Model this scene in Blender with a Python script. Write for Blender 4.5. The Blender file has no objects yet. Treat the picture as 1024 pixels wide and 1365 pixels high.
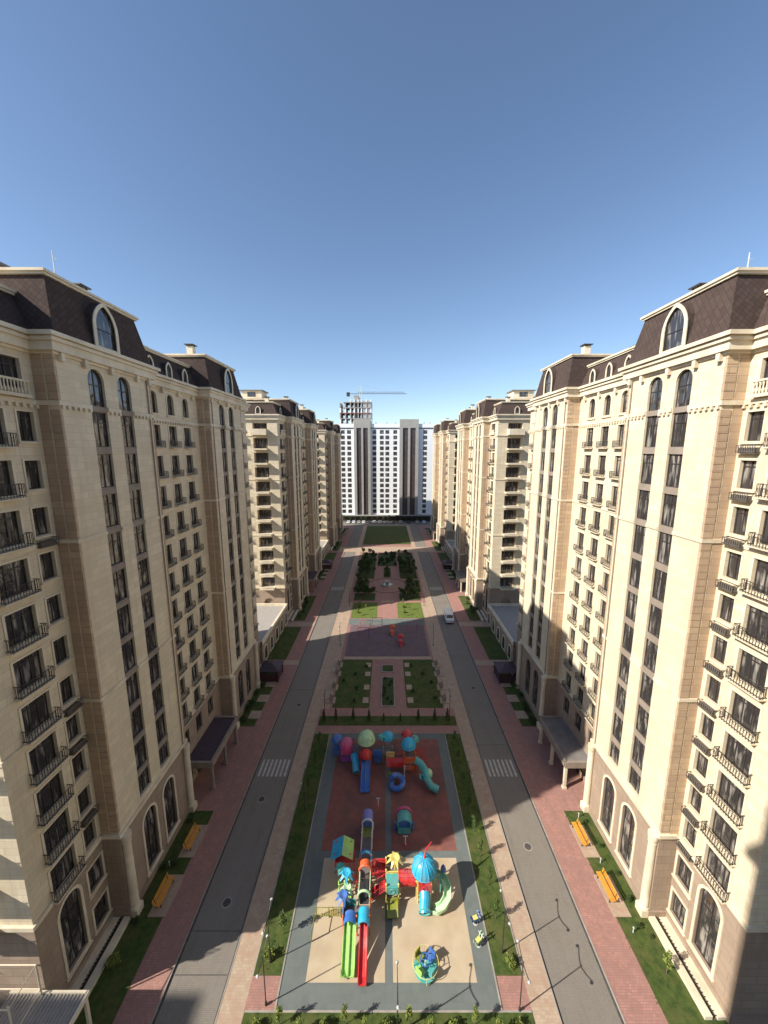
import bpy, bmesh, math, random
from mathutils import Vector, Matrix
R = math.radians
random.seed(7)
sc = bpy.context.scene
col = sc.collection

# ---------------------------------------------------------------- camera, sky, sun, exposure
cam = bpy.data.cameras.new('camera')
co = bpy.data.objects.new('camera', cam)
col.objects.link(co)
co.location = (0, 0, 42)
co.rotation_euler = (R(90 - 9.44), 0, 0)
cam.sensor_fit = 'HORIZONTAL'
cam.sensor_width = 36
cam.lens = 496 / 1024 * 36
cam.shift_x = -3 / 1024
cam.clip_start = 0.3
cam.clip_end = 6000
sc.camera = co
SUN_EL, SUN_TRAVEL = 35.5, 23.0
w = bpy.data.worlds.new('World')
sc.world = w
w.use_nodes = True
nt = w.node_tree
bg = nt.nodes['Background']
sky = nt.nodes.new('ShaderNodeTexSky')
sky.sky_type = 'NISHITA'
sky.sun_disc = False
sky.sun_elevation = R(SUN_EL)
sky.sun_rotation = R(180 + 90 - SUN_TRAVEL)
sky.altitude = 900
sky.air_density = 1.0
sky.dust_density = 0.6
sky.ozone_density = 2.0
nt.links.new(sky.outputs[0], bg.inputs[0])
bg.inputs[1].default_value = 0.102
sun = bpy.data.lights.new('sun', 'SUN')
sun.energy = 4.3
sun.angle = R(0.5)
sun.color = (1.0, 0.93, 0.82)
so = bpy.data.objects.new('sun', sun)
col.objects.link(so)
tv = Vector((math.cos(R(SUN_TRAVEL)) * math.cos(R(SUN_EL)), math.sin(R(SUN_TRAVEL)) * math.cos(R(SUN_EL)), -math.sin(R(SUN_EL))))
so.rotation_euler = tv.to_track_quat('-Z', 'Y').to_euler()
so.location = (-60, -30, 90)
sc.view_settings.view_transform = 'Standard'
sc.view_settings.look = 'None'
sc.view_settings.exposure = 0.82
sc.view_settings.gamma = 1.0

# ---------------------------------------------------------------- materials
def newmat(name, rough=0.8):
    m = bpy.data.materials.new(name)
    m.use_nodes = True
    n = m.node_tree
    b = n.nodes['Principled BSDF']
    b.inputs['Roughness'].default_value = rough
    return m, n, b

def noisy(name, c1, c2, scale=2.0, rough=0.8, detail=5, bump=0.0, c3=None, scale2=0.15, metallic=0.0, coat=0.0):
    m, n, b = newmat(name, rough)
    tc = n.nodes.new('ShaderNodeTexCoord')
    no = n.nodes.new('ShaderNodeTexNoise')
    no.inputs['Scale'].default_value = scale
    no.inputs['Detail'].default_value = detail
    n.links.new(tc.outputs['Object'], no.inputs['Vector'])
    cr = n.nodes.new('ShaderNodeValToRGB')
    cr.color_ramp.elements[0].position = 0.3
    cr.color_ramp.elements[0].color = (*c1, 1)
    cr.color_ramp.elements[1].position = 0.7
    cr.color_ramp.elements[1].color = (*c2, 1)
    n.links.new(no.outputs['Fac'], cr.inputs['Fac'])
    out = cr.outputs[0]
    if c3:
        n2 = n.nodes.new('ShaderNodeTexNoise')
        n2.inputs['Scale'].default_value = scale2
        n2.inputs['Detail'].default_value = 6
        n.links.new(tc.outputs['Object'], n2.inputs['Vector'])
        r2 = n.nodes.new('ShaderNodeValToRGB')
        r2.color_ramp.elements[0].position = 0.45
        r2.color_ramp.elements[1].position = 0.68
        n.links.new(n2.outputs['Fac'], r2.inputs['Fac'])
        mx = n.nodes.new('ShaderNodeMixRGB')
        n.links.new(r2.outputs[0], mx.inputs[0])
        n.links.new(out, mx.inputs[1])
        mx.inputs[2].default_value = (*c3, 1)
        out = mx.outputs[0]
    n.links.new(out, b.inputs['Base Color'])
    b.inputs['Metallic'].default_value = metallic
    b.inputs['Coat Weight'].default_value = coat
    if bump:
        bp = n.nodes.new('ShaderNodeBump')
        bp.inputs['Strength'].default_value = bump
        bp.inputs['Distance'].default_value = 0.05
        n.links.new(no.outputs['Fac'], bp.inputs['Height'])
        n.links.new(bp.outputs[0], b.inputs['Normal'])
    return m

def bricky(name, c1, c2, mortar, bw, rh, mw=0.012, vertical=True, rough=0.8, stain=None, rot=0.0, stain_scale=0.4, offset=0.5, bump=0.25, streak=None):
    """stone blocks / pavers; vertical: coordinates run along the wall (x+y) and up (z)."""
    m, n, b = newmat(name, rough)
    tc = n.nodes.new('ShaderNodeTexCoord')
    sp = n.nodes.new('ShaderNodeSeparateXYZ')
    n.links.new(tc.outputs['Object'], sp.inputs[0])
    cb = n.nodes.new('ShaderNodeCombineXYZ')
    if vertical:
        ad = n.nodes.new('ShaderNodeMath')
        n.links.new(sp.outputs[0], ad.inputs[0])
        n.links.new(sp.outputs[1], ad.inputs[1])
        n.links.new(ad.outputs[0], cb.inputs[0])
        n.links.new(sp.outputs[2], cb.inputs[1])
    else:
        n.links.new(sp.outputs[0], cb.inputs[0])
        n.links.new(sp.outputs[1], cb.inputs[1])
    vec = cb.outputs[0]
    if rot:
        mp = n.nodes.new('ShaderNodeMapping')
        mp.inputs['Rotation'].default_value = (0, 0, rot)
        n.links.new(vec, mp.inputs[0])
        vec = mp.outputs[0]
    br = n.nodes.new('ShaderNodeTexBrick')
    br.offset = offset
    br.inputs['Scale'].default_value = 1.0
    br.inputs['Color1'].default_value = (*c1, 1)
    br.inputs['Color2'].default_value = (*c2, 1)
    br.inputs['Mortar'].default_value = (*mortar, 1)
    br.inputs['Mortar Size'].default_value = mw
    br.inputs['Brick Width'].default_value = bw
    br.inputs['Row Height'].default_value = rh
    n.links.new(vec, br.inputs['Vector'])
    out = br.outputs['Color']
    if stain:
        no = n.nodes.new('ShaderNodeTexNoise')
        no.inputs['Scale'].default_value = stain_scale
        no.inputs['Detail'].default_value = 8
        no.inputs['Roughness'].default_value = 0.65
        n.links.new(tc.outputs['Object'], no.inputs['Vector'])
        cr = n.nodes.new('ShaderNodeValToRGB')
        cr.color_ramp.elements[0].position = 0.40
        cr.color_ramp.elements[1].position = 0.72
        n.links.new(no.outputs['Fac'], cr.inputs['Fac'])
        mx = n.nodes.new('ShaderNodeMixRGB')
        n.links.new(cr.outputs[0], mx.inputs[0])
        n.links.new(out, mx.inputs[1])
        mx.inputs[2].default_value = (*stain, 1)
        out = mx.outputs[0]
    if streak:
        mp2 = n.nodes.new('ShaderNodeMapping')
        mp2.inputs['Scale'].default_value = (1.1, 1.1, 0.07) if vertical else (1.3, 0.09, 1)
        n.links.new(tc.outputs['Object'], mp2.inputs[0])
        no2 = n.nodes.new('ShaderNodeTexNoise')
        no2.inputs['Scale'].default_value = 1.0
        no2.inputs['Detail'].default_value = 9
        no2.inputs['Roughness'].default_value = 0.7
        n.links.new(mp2.outputs[0], no2.inputs['Vector'])
        cr2 = n.nodes.new('ShaderNodeValToRGB')
        cr2.color_ramp.elements[0].position = 0.52
        cr2.color_ramp.elements[1].position = 0.85
        cr2.color_ramp.elements[1].color = (0.8, 0.8, 0.8, 1)
        n.links.new(no2.outputs['Fac'], cr2.inputs['Fac'])
        mx2 = n.nodes.new('ShaderNodeMixRGB')
        n.links.new(cr2.outputs[0], mx2.inputs[0])
        n.links.new(out, mx2.inputs[1])
        mx2.inputs[2].default_value = (*streak, 1)
        out = mx2.outputs[0]
    n.links.new(out, b.inputs['Base Color'])
    if bump:
        bp = n.nodes.new('ShaderNodeBump')
        bp.inputs['Strength'].default_value = bump
        bp.inputs['Distance'].default_value = 0.02
        bp.invert = True
        n.links.new(br.outputs['Fac'], bp.inputs['Height'])
        n.links.new(bp.outputs[0], b.inputs['Normal'])
    return m

def glassy(name, dark, light, p=0.72):
    """window pane: dark reflective glass; some panes have pale curtains behind (differs per window)."""
    m, n, b = newmat(name, 0.06)
    oi = n.nodes.new('ShaderNodeObjectInfo')
    tc = n.nodes.new('ShaderNodeTexCoord')
    wv = n.nodes.new('ShaderNodeTexNoise')
    wv.inputs['Scale'].default_value = 1.3
    mp = n.nodes.new('ShaderNodeMapping')
    mp.inputs['Scale'].default_value = (2.5, 2.5, 0.4)
    ad = n.nodes.new('ShaderNodeVectorMath')
    n.links.new(tc.outputs['Object'], ad.inputs[0])
    sc_ = n.nodes.new('ShaderNodeVectorMath'); sc_.operation = 'SCALE'
    sc_.inputs[0].default_value = (37, 91, 13)
    n.links.new(oi.outputs['Random'], sc_.inputs['Scale'])
    n.links.new(sc_.outputs[0], ad.inputs[1])
    n.links.new(ad.outputs[0], mp.inputs[0])
    n.links.new(mp.outputs[0], wv.inputs['Vector'])
    cr = n.nodes.new('ShaderNodeValToRGB')
    cr.color_ramp.elements[0].position = 0.52
    cr.color_ramp.elements[0].color = (*dark, 1)
    cr.color_ramp.elements[1].position = p
    cr.color_ramp.elements[1].color = (*light, 1)
    n.links.new(wv.outputs['Fac'], cr.inputs['Fac'])
    n.links.new(cr.outputs[0], b.inputs['Base Color'])
    b.inputs['Specular IOR Level'].default_value = 0.8
    wn = n.nodes.new('ShaderNodeTexNoise'); wn.inputs['Scale'].default_value = 0.9; wn.inputs['Detail'].default_value = 1
    n.links.new(ad.outputs[0], wn.inputs['Vector'])
    wb = n.nodes.new('ShaderNodeBump'); wb.inputs['Strength'].default_value = 0.5; wb.inputs['Distance'].default_value = 0.12
    n.links.new(wn.outputs['Fac'], wb.inputs['Height']); n.links.new(wb.outputs[0], b.inputs['Normal'])
    return m

def plastic(name, c, rough=0.35):
    return noisy(name, tuple(x * 0.82 for x in c), tuple(min(1, x * 1.08) for x in c), scale=2.6, rough=rough, c3=tuple(x * 0.62 + 0.10 for x in c), scale2=1.1)

M = {}
M['stone'] = bricky('cream_stone', (0.64, 0.55, 0.40), (0.76, 0.66, 0.485), (0.50, 0.41, 0.27), 1.3, 0.555, 0.014, streak=(0.44, 0.36, 0.255), stain=(0.62, 0.515, 0.36), stain_scale=0.35)
M['stone_pink'] = bricky('rosy_stone', (0.45, 0.325, 0.215), (0.57, 0.425, 0.28), (0.30, 0.215, 0.15), 1.6, 0.555, 0.02, stain=(0.42, 0.30, 0.21))  # pinkish quoins; darker tone also stands in for weaker light on returns
M['trim'] = noisy('pale_moulded_stone', (0.68, 0.59, 0.44), (0.76, 0.665, 0.505), 1.2, c3=(0.58, 0.49, 0.355), scale2=0.5)
M['base'] = bricky('brown_base_stone', (0.33, 0.25, 0.185), (0.38, 0.29, 0.215), (0.22, 0.16, 0.12), 1.5, 0.75, 0.02, streak=(0.22, 0.165, 0.12), stain=(0.29, 0.215, 0.16))
M['spandrel'] = noisy('pinkish_spandrel', (0.24, 0.195, 0.155), (0.31, 0.255, 0.205), 1.0)
M['shingle'] = bricky('brown_diamond_shingles', (0.068, 0.049, 0.042), (0.088, 0.064, 0.055), (0.055, 0.036, 0.034), 0.34, 0.34, 0.018, rot=R(45), offset=0.0, rough=0.75, bump=0.5)
M['shingle'].node_tree.nodes['Principled BSDF'].inputs['Specular IOR Level'].default_value = 0.12
M['shingle'].node_tree.nodes['Principled BSDF'].inputs['Roughness'].default_value = 0.95
M['flatroof'] = noisy('flat_roof_felt', (0.16, 0.14, 0.13), (0.22, 0.20, 0.18), 0.8, rough=0.9)
M['frame'] = noisy('dark_window_frame', (0.035, 0.028, 0.026), (0.05, 0.04, 0.036), 3, rough=0.5)
M['pane'] = glassy('window_glass', (0.04, 0.037, 0.037), (0.34, 0.31, 0.275), 0.72)
M['iron'] = noisy('black_wrought_iron', (0.03, 0.026, 0.024), (0.05, 0.042, 0.038), 5, rough=0.55)
M['basket'] = noisy('weathered_grey_basket', (0.09, 0.078, 0.068), (0.16, 0.14, 0.12), 6, rough=0.7)
M['white'] = noisy('white_plaster', (0.82, 0.85, 0.88), (0.86, 0.89, 0.91), 0.3)
M['greyclad'] = noisy('grey_cladding', (0.33, 0.33, 0.31), (0.38, 0.37, 0.35), 0.3)
M['darkclad'] = noisy('dark_brown_glazing', (0.06, 0.045, 0.048), (0.09, 0.07, 0.07), 0.6, rough=0.3)
M['concrete'] = noisy('raw_concrete', (0.30, 0.29, 0.28), (0.38, 0.36, 0.34), 0.5)
M['road'] = bricky('grey_road_pavers', (0.195, 0.172, 0.142), (0.225, 0.20, 0.165), (0.13, 0.115, 0.10), 0.22, 0.11, 0.008, vertical=False, streak=(0.125, 0.11, 0.098), stain=(0.21, 0.19, 0.165), stain_scale=0.35)
M['pink'] = bricky('pink_pavers', (0.33, 0.17, 0.135), (0.43, 0.22, 0.18), (0.22, 0.135, 0.115), 0.25, 0.16, 0.01, vertical=False, streak=(0.22, 0.135, 0.12), stain=(0.28, 0.155, 0.13), stain_scale=0.9)
M['beige'] = bricky('beige_pavers', (0.46, 0.36, 0.26), (0.39, 0.295, 0.205), (0.33, 0.26, 0.20), 0.3, 0.2, 0.01, vertical=False, stain=(0.36, 0.235, 0.17), stain_scale=1.1)
M['kerb'] = noisy('concrete_kerb', (0.25, 0.225, 0.195), (0.36, 0.325, 0.28), 1.5)
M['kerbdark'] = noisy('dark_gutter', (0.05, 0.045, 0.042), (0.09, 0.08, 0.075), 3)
M['grass'] = noisy('lawn_grass', (0.026, 0.052, 0.006), (0.072, 0.10, 0.016), 2.2, rough=0.95, bump=0.9, c3=(0.085, 0.088, 0.022), scale2=0.55)
M['cover'] = noisy('dark_ground_cover', (0.028, 0.045, 0.012), (0.06, 0.085, 0.02), 2.0, rough=0.95, bump=1.0)
M['grassbright'] = noisy('bright_lawn_grass', (0.08, 0.12, 0.015), (0.13, 0.17, 0.03), 2.5, rough=0.95, bump=0.6)  # lawn grass in a brighter, yellower tone
M['soil'] = noisy('bare_ground', (0.16, 0.13, 0.10), (0.23, 0.19, 0.15), 0.6, rough=0.95)
M['pgrey'] = bricky('blue_grey_tiles', (0.115, 0.135, 0.125), (0.14, 0.158, 0.145), (0.12, 0.14, 0.13), 0.5, 0.5, 0.02, vertical=False, offset=0, stain=(0.15, 0.17, 0.165), stain_scale=0.5)
M['sand'] = noisy('pale_rubber_flooring', (0.46, 0.37, 0.25), (0.51, 0.41, 0.285), 0.8, c3=(0.42, 0.325, 0.215), scale2=0.45)
M['red'] = noisy('maroon_rubber_flooring', (0.20, 0.07, 0.055), (0.26, 0.095, 0.072), 1.2, c3=(0.15, 0.07, 0.06), scale2=0.35)
M['courtm'] = bricky('mauve_court', (0.14, 0.085, 0.085), (0.18, 0.11, 0.105), (0.09, 0.07, 0.08), 1.0, 1.0, 0.03, vertical=False, stain=(0.15, 0.11, 0.14), stain_scale=0.4, offset=0)
M['paint'] = noisy('white_road_paint', (0.34, 0.32, 0.29), (0.56, 0.54, 0.50), 2.5)
M['leafd'] = noisy('dark_leaves', (0.032, 0.06, 0.014), (0.065, 0.10, 0.026), 6, rough=0.9)
M['leafm'] = noisy('green_leaves', (0.05, 0.09, 0.018), (0.09, 0.14, 0.03), 6, rough=0.9)
M['leafy'] = noisy('yellow_green_leaves', (0.14, 0.18, 0.03), (0.20, 0.24, 0.05), 6, rough=0.9)
M['bark'] = noisy('bark', (0.12, 0.09, 0.06), (0.18, 0.14, 0.10), 8)
M['orange'] = noisy('orange_bench_slats', (0.62, 0.27, 0.03), (0.74, 0.36, 0.05), 5, rough=0.5)
M['p_red'] = plastic('red_plastic', (0.62, 0.03, 0.03))
M['p_orange'] = plastic('orange_red_plastic', (0.70, 0.12, 0.03))
M['p_blue'] = plastic('blue_plastic', (0.05, 0.16, 0.48))
M['p_cyan'] = plastic('cyan_plastic', (0.03, 0.42, 0.66))
M['p_teal'] = plastic('teal_plastic', (0.08, 0.42, 0.38))
M['p_green'] = plastic('light_green_plastic', (0.36, 0.66, 0.16))
M['p_mint'] = plastic('pale_mint_plastic', (0.50, 0.74, 0.42))
M['p_yellow'] = plastic('yellow_plastic', (0.80, 0.66, 0.18))
M['p_olive'] = plastic('olive_plastic', (0.24, 0.26, 0.03))
M['p_lav'] = plastic('lavender_plastic', (0.22, 0.22, 0.55))
M['p_purple'] = plastic('purple_plastic', (0.30, 0.06, 0.32))
M['p_pink'] = plastic('pink_plastic', (0.60, 0.08, 0.20))
M['p_white'] = plastic('white_steel', (0.62, 0.64, 0.66))
M['net'] = noisy('black_rope_net', (0.02, 0.02, 0.022), (0.06, 0.06, 0.065), 12)
M['deck'] = noisy('grey_deck', (0.13, 0.11, 0.11), (0.18, 0.15, 0.15), 4)
M['carwhite'] = noisy('white_car_paint', (0.68, 0.70, 0.72), (0.74, 0.76, 0.78), 1, rough=0.3, coat=0.5)
M['cardark'] = noisy('dark_car_paint', (0.04, 0.045, 0.05), (0.06, 0.065, 0.07), 1, rough=0.3, coat=0.5)
M['carsilver'] = noisy('silver_car_paint', (0.38, 0.39, 0.40), (0.44, 0.45, 0.46), 1, rough=0.3, coat=0.5)
M['tyre'] = noisy('tyre_rubber', (0.02, 0.02, 0.02), (0.03, 0.03, 0.03), 5)
M['carglass'] = noisy('car_glass', (0.02, 0.025, 0.03), (0.03, 0.035, 0.04), 1, rough=0.05)
M['lampglass'] = noisy('frosted_lamp', (0.42, 0.42, 0.41), (0.5, 0.5, 0.48), 2, rough=0.3)
M['corr'] = noisy('grey_roof_sheet', (0.30, 0.28, 0.25), (0.37, 0.34, 0.31), 2)
M['kiosk'] = noisy('dark_plum_roof', (0.05, 0.035, 0.05), (0.085, 0.055, 0.07), 2, rough=0.6)
M['burg'] = noisy('burgundy_panel', (0.055, 0.025, 0.03), (0.085, 0.035, 0.042), 3)
M['brickred'] = noisy('red_brickwork', (0.24, 0.10, 0.07), (0.30, 0.14, 0.10), 2)
M['water'] = noisy('fountain_water', (0.05, 0.09, 0.10), (0.07, 0.12, 0.13), 1, rough=0.05)

# ---------------------------------------------------------------- mesh helper
class MB:
    def __init__(s):
        s.v = []; s.f = []
    def face(s, pts):
        i = len(s.v)
        s.v += [tuple(p) for p in pts]
        s.f.append(tuple(range(i, i + len(pts))))
    def box(s, x0, x1, y0, y1, z0, z1):
        i = len(s.v)
        s.v += [(x0, y0, z0), (x1, y0, z0), (x1, y1, z0), (x0, y1, z0), (x0, y0, z1), (x1, y0, z1), (x1, y1, z1), (x0, y1, z1)]
        for q in ((0, 3, 2, 1), (4, 5, 6, 7), (0, 1, 5, 4), (1, 2, 6, 5), (2, 3, 7, 6), (3, 0, 4, 7)):
            s.f.append(tuple(i + k for k in q))
    def obox(s, c, sx, sy, sz, rz=0.0, rx=0.0):
        m = Matrix.Translation(c) @ Matrix.Rotation(rz, 4, 'Z') @ Matrix.Rotation(rx, 4, 'X')
        i = len(s.v)
        for z in (-sz / 2, sz / 2):
            for x, y in ((-sx / 2, -sy / 2), (sx / 2, -sy / 2), (sx / 2, sy / 2), (-sx / 2, sy / 2)):
                s.v.append(tuple(m @ Vector((x, y, z))))
        for q in ((0, 3, 2, 1), (4, 5, 6, 7), (0, 1, 5, 4), (1, 2, 6, 5), (2, 3, 7, 6), (3, 0, 4, 7)):
            s.f.append(tuple(i + k for k in q))
    def prism(s, poly, z0, z1):
        i = len(s.v); n = len(poly)
        s.v += [(x, y, z0) for x, y in poly] + [(x, y, z1) for x, y in poly]
        s.f.append(tuple(i + n - 1 - k for k in range(n)))
        s.f.append(tuple(i + n + k for k in range(n)))
        for k in range(n):
            s.f.append((i + k, i + (k + 1) % n, i + n + (k + 1) % n, i + n + k))
    def tube(s, pts, r, n=6, r2=None, closed=False):
        pts = [Vector(p) for p in pts]
        base = len(s.v); m = len(pts)
        for k, p in enumerate(pts):
            if closed:
                d = pts[(k + 1) % m] - pts[k - 1]
            else:
                d = pts[min(k + 1, m - 1)] - pts[max(k - 1, 0)]
            d = d.normalized() if d.length > 1e-9 else Vector((0, 0, 1))
            a = d.cross(Vector((0, 0, 1)))
            if a.length < 1e-3: a = d.cross(Vector((1, 0, 0)))
            a.normalize(); b = d.cross(a)
            rr = r if r2 is None else r + (r2 - r) * k / max(1, m - 1)
            for j in range(n):
                t = 2 * math.pi * j / n
                s.v.append(tuple(p + a * math.cos(t) * rr + b * math.sin(t) * rr))
        L = m if closed else m - 1
        for k in range(L):
            k2 = (k + 1) % m
            for j in range(n):
                s.f.append((base + k * n + j, base + k * n + (j + 1) % n, base + k2 * n + (j + 1) % n, base + k2 * n + j))
        if not closed:
            s.f.append(tuple(base + n - 1 - j for j in range(n)))
            s.f.append(tuple(base + (m - 1) * n + j for j in range(n)))
    def lathe(s, prof, c=(0, 0, 0), n=16):
        base = len(s.v)
        for r, z in prof:
            for j in range(n):
                t = 2 * math.pi * j / n
                s.v.append((c[0] + r * math.cos(t), c[1] + r * math.sin(t), c[2] + z))
        for k in range(len(prof) - 1):
            for j in range(n):
                s.f.append((base + k * n + j, base + k * n + (j + 1) % n, base + (k + 1) * n + (j + 1) % n, base + (k + 1) * n + j))
        s.f.append(tuple(base + n - 1 - j for j in range(n)))
        e = base + (len(prof) - 1) * n
        s.f.append(tuple(e + j for j in range(n)))
    def mesh(s, name, mat, smooth=False):
        me = bpy.data.meshes.new(name)
        me.from_pydata(s.v, [], s.f)
        me.update()
        if mat: me.materials.append(M[mat])
        if smooth:
            me.polygons.foreach_set('use_smooth', [True] * len(me.polygons))
        return me
    def build(s, name, mat, parent=None, smooth=False):
        o = bpy.data.objects.new(name, s.mesh(name, mat, smooth))
        col.objects.link(o)
        o.parent = parent
        return o

def tag(o, label=None, cat=None, group=None, kind=None):
    if label: o['label'] = label
    if cat: o['category'] = cat
    if group: o['group'] = group
    if kind: o['kind'] = kind
    return o

def empty(name, loc=(0, 0, 0), rz=0.0, label=None, cat=None, group=None):
    o = bpy.data.objects.new(name, None)
    col.objects.link(o)
    o.location = loc
    o.rotation_euler = (0, 0, rz)
    o.empty_display_size = 0.3
    return tag(o, label, cat, group)

def inst(name, me, parent, loc=(0, 0, 0), rz=0.0):
    o = bpy.data.objects.new(name, me)
    col.objects.link(o)
    o.parent = parent
    o.location = loc
    o.rotation_euler = (0, 0, rz)
    return o

def copy_tree(o, parent=None):
    c = o.copy()
    col.objects.link(c)
    c.parent = parent
    for ch in kids.get(o.name, ()):
        copy_tree(ch, c)
    return c
kids = {}
def index_kids():
    kids.clear()
    for o in bpy.data.objects:
        if o.parent: kids.setdefault(o.parent.name, []).append(o)

# ---------------------------------------------------------------- ground and paving
CX = 0.3      # the street's centre line
def sheet(name, mat, x0, x1, y0, y1, z):
    mb = MB(); mb.face([(x0, y0, z), (x1, y0, z), (x1, y1, z), (x0, y1, z)])
    return tag(mb.build(name, mat), kind='structure')
def slab(name, mat, rects, z0, z1):
    mb = MB()
    for (x0, x1, y0, y1) in rects: mb.box(x0, x1, y0, y1, z0, z1)
    return tag(mb.build(name, mat), kind='structure')
sheet('ground', 'soil', -900, 900, -600, 1600, -0.02)
slab('road', 'road', [(-17.2, -12.85, -40, 214)], -0.01, 0.012)
slab('road', 'road', [(13.15, 17.5, -40, 214)], -0.01, 0.012)
slab('road', 'road', [(-60, 60, 206, 218)], -0.012, 0.008)
# gutters
slab('gutter', 'kerbdark', [(-17.38, -17.2, -40, 206), (17.5, 17.68, -40, 206), (-12.85, -12.73, -40, 206), (13.03, 13.15, -40, 206)], -0.01, 0.02)
slab('kerb', 'kerb', [(-17.46, -17.38, -40, 206), (17.68, 17.76, -40, 206), (-12.73, -12.65, -40, 206), (12.95, 13.03, -40, 206)], -0.01, 0.14)
slab('pavement', 'pink', [(-27.5, -17.46, -40, 206)], -0.01, 0.115)
slab('pavement', 'pink', [(17.76, 28.1, -40, 206)], -0.01, 0.115)
slab('path', 'beige', [(-12.65, -10.75, -40, 206)], -0.01, 0.12)
slab('path', 'beige', [(11.05, 12.95, -40, 206)], -0.01, 0.12)
slab('pavement', 'pink', [(-10.75, 11.05, 18, 206)], -0.01, 0.11)
# white edging lines
slab('kerb', 'kerb', [(-10.83, -10.73, 23.5, 51), (11.03, 11.13, 23.5, 51), (-8.5, -8.38, 21.6, 49.4), (8.7, 8.82, 21.6, 49.4), (-10.7, 11.0, 21.48, 21.6), (-10.7, 11.0, 49.5, 49.6)], 0.0, 0.17)

def lawn(x0, x1, y0, y1, z=0.15, mat='grass'):
    mb = MB()
    nx = max(1, int((x1 - x0) / 0.5)); ny = max(1, int((y1 - y0) / 0.5))
    rnd = random.Random(int(x0 * 13 + y0 * 7))
    H = [[z + rnd.uniform(-0.02, 0.03) for _ in range(ny + 1)] for _ in range(nx + 1)]
    b = len(mb.v)
    for i in range(nx + 1):
        for j in range(ny + 1):
            mb.v.append((x0 + (x1 - x0) * i / nx, y0 + (y1 - y0) * j / ny, H[i][j]))
    for i in range(nx):
        for j in range(ny):
            mb.f.append((b + i * (ny + 1) + j, b + (i + 1) * (ny + 1) + j, b + (i + 1) * (ny + 1) + j + 1, b + i * (ny + 1) + j + 1))
    # skirts
    mb.face([(x0, y0, 0), (x1, y0, 0), (x1, y0, z), (x0, y0, z)])
    mb.face([(x0, y0, 0), (x0, y1, 0), (x0, y1, z), (x0, y0, z)])
    mb.face([(x1, y0, 0), (x1, y1, 0), (x1, y1, z), (x1, y0, z)])
    mb.face([(x0, y1, 0), (x1, y1, 0), (x1, y1, z), (x0, y1, z)])
    return tag(mb.build('lawn', mat), kind='structure')
P = 65.5
lawn(-10.7, -8.5, 23.5, 49.4); lawn(8.82, 11.0, 23.5, 49.4)          # strips beside the playground
lawn(-10.7, 11.0, -5, 21.48)                                          # in front
lawn(-10.5, 10.9, 51.2, 53.2)                                         # hedge strip
lawn(-8.9, -2.8, 55.2, 69.4); lawn(3.4, 9.4, 55.2, 69.4)
lawn(-9.0, -2.4, 88.3, 98.0, 0.15, 'grassbright'); lawn(3.0, 9.6, 88.3, 98.0, 0.15, 'grassbright'); lawn(-0.9, 1.5, 119, 129, 0.2, 'cover'); lawn(-9.8, -5.5, 106, 116.5, 0.15, 'cover'); lawn(6.1, 10.4, 106, 116.5, 0.15, 'cover')
lawn(-9.2, -3.2, 99.5, 105, 0.15, 'cover'); lawn(3.8, 9.8, 99.5, 105, 0.15, 'cover')
lawn(-9.8, -4.0, 117.5, 149, 0.15, 'cover'); lawn(4.6, 10.4, 117.5, 149, 0.15, 'cover'); lawn(-3.2, 3.8, 131, 149, 0.15, 'cover')
lawn(-10.6, 11.2, 163, 204)
for k in range(3):
    o = k * P
    for s_ in (-1, 1):
        xa, xb = (CX - 23.4 - 1.6, CX - 20.6) if s_ < 0 else (CX + 20.6, CX + 25.0)
        if k == 0:
            lawn(xa, xb, -4, 37.4)
        else:
            lawn(xa, xb, 21.5 + o, 37.4 + o)
        lawn(xa, xb, 51 + o, 67.2 + o)
        if k < 2:
            lawn(xa + (0 if s_ < 0 else 0), xb, 69.5 + o, 83.5 + o)
# playground floors
slab('playground_floor', 'pgrey', [(-8.38, 8.7, 21.6, 49.5)], 0.0, 0.125)
slab('playground_floor', 'sand', [(-6.45, -0.1, 23.1, 32.3), (0.55, 7.25, 23.1, 32.3)], 0.0, 0.131)
slab('playground_floor', 'red', [(-6.9, -0.1, 33.0, 48.4), (0.55, 7.5, 33.0, 48.4)], 0.0, 0.131)
slab('playground_floor', 'courtm', [(-8.6, 9.0, 70.6, 84.6)], 0.0, 0.125)
slab('playground_floor', 'pgrey', [(-9.2, 9.4, 84.6, 88.0)], 0.0, 0.124)
slab('path', 'beige', [(-8.6, 9.2, 69.6, 70.6), (-1.4, 2.0, 98.2, 99.4), (-20.3, 20.9, 150.5, 158.5), (-10.7, -9.3, 55, 98), (9.6, 11.0, 55, 98)], 0.0, 0.128)
slab('path', 'beige', [(CX - 25, CX - 17.8, 67.6, 69.2), (CX + 17.5, CX + 25, 67.6, 69.2), (CX - 25, CX - 17.8, 84.0, 86.2), (CX + 17.5, CX + 25, 84.0, 86.2)], 0.0, 0.121)
# concentric rings of the round plaza
for r0, r1, m_ in ((0.0, 2.0, 'road'), (2.0, 2.3, 'beige'), (2.3, 4.2, 'pink'), (4.2, 4.5, 'road'), (4.5, 6.0, 'pink'), (6.0, 6.4, 'cover')):
    mb = MB(); N = 48
    for j in range(N):
        a, b_ = 2 * math.pi * j / N, 2 * math.pi * (j + 1) / N
        z = 0.13 if r0 < 6 else 0.135
        c_ = (CX, 111.5)
        mb.face([(c_[0] + r0 * math.cos(a), c_[1] + r0 * math.sin(a), z), (c_[0] + r1 * math.cos(a), c_[1] + r1 * math.sin(a), z), (c_[0] + r1 * math.cos(b_), c_[1] + r1 * math.sin(b_), z), (c_[0] + r0 * math.cos(b_), c_[1] + r0 * math.sin(b_), z)])
    tag(mb.build('plaza_paving', m_), kind='structure')
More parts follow.
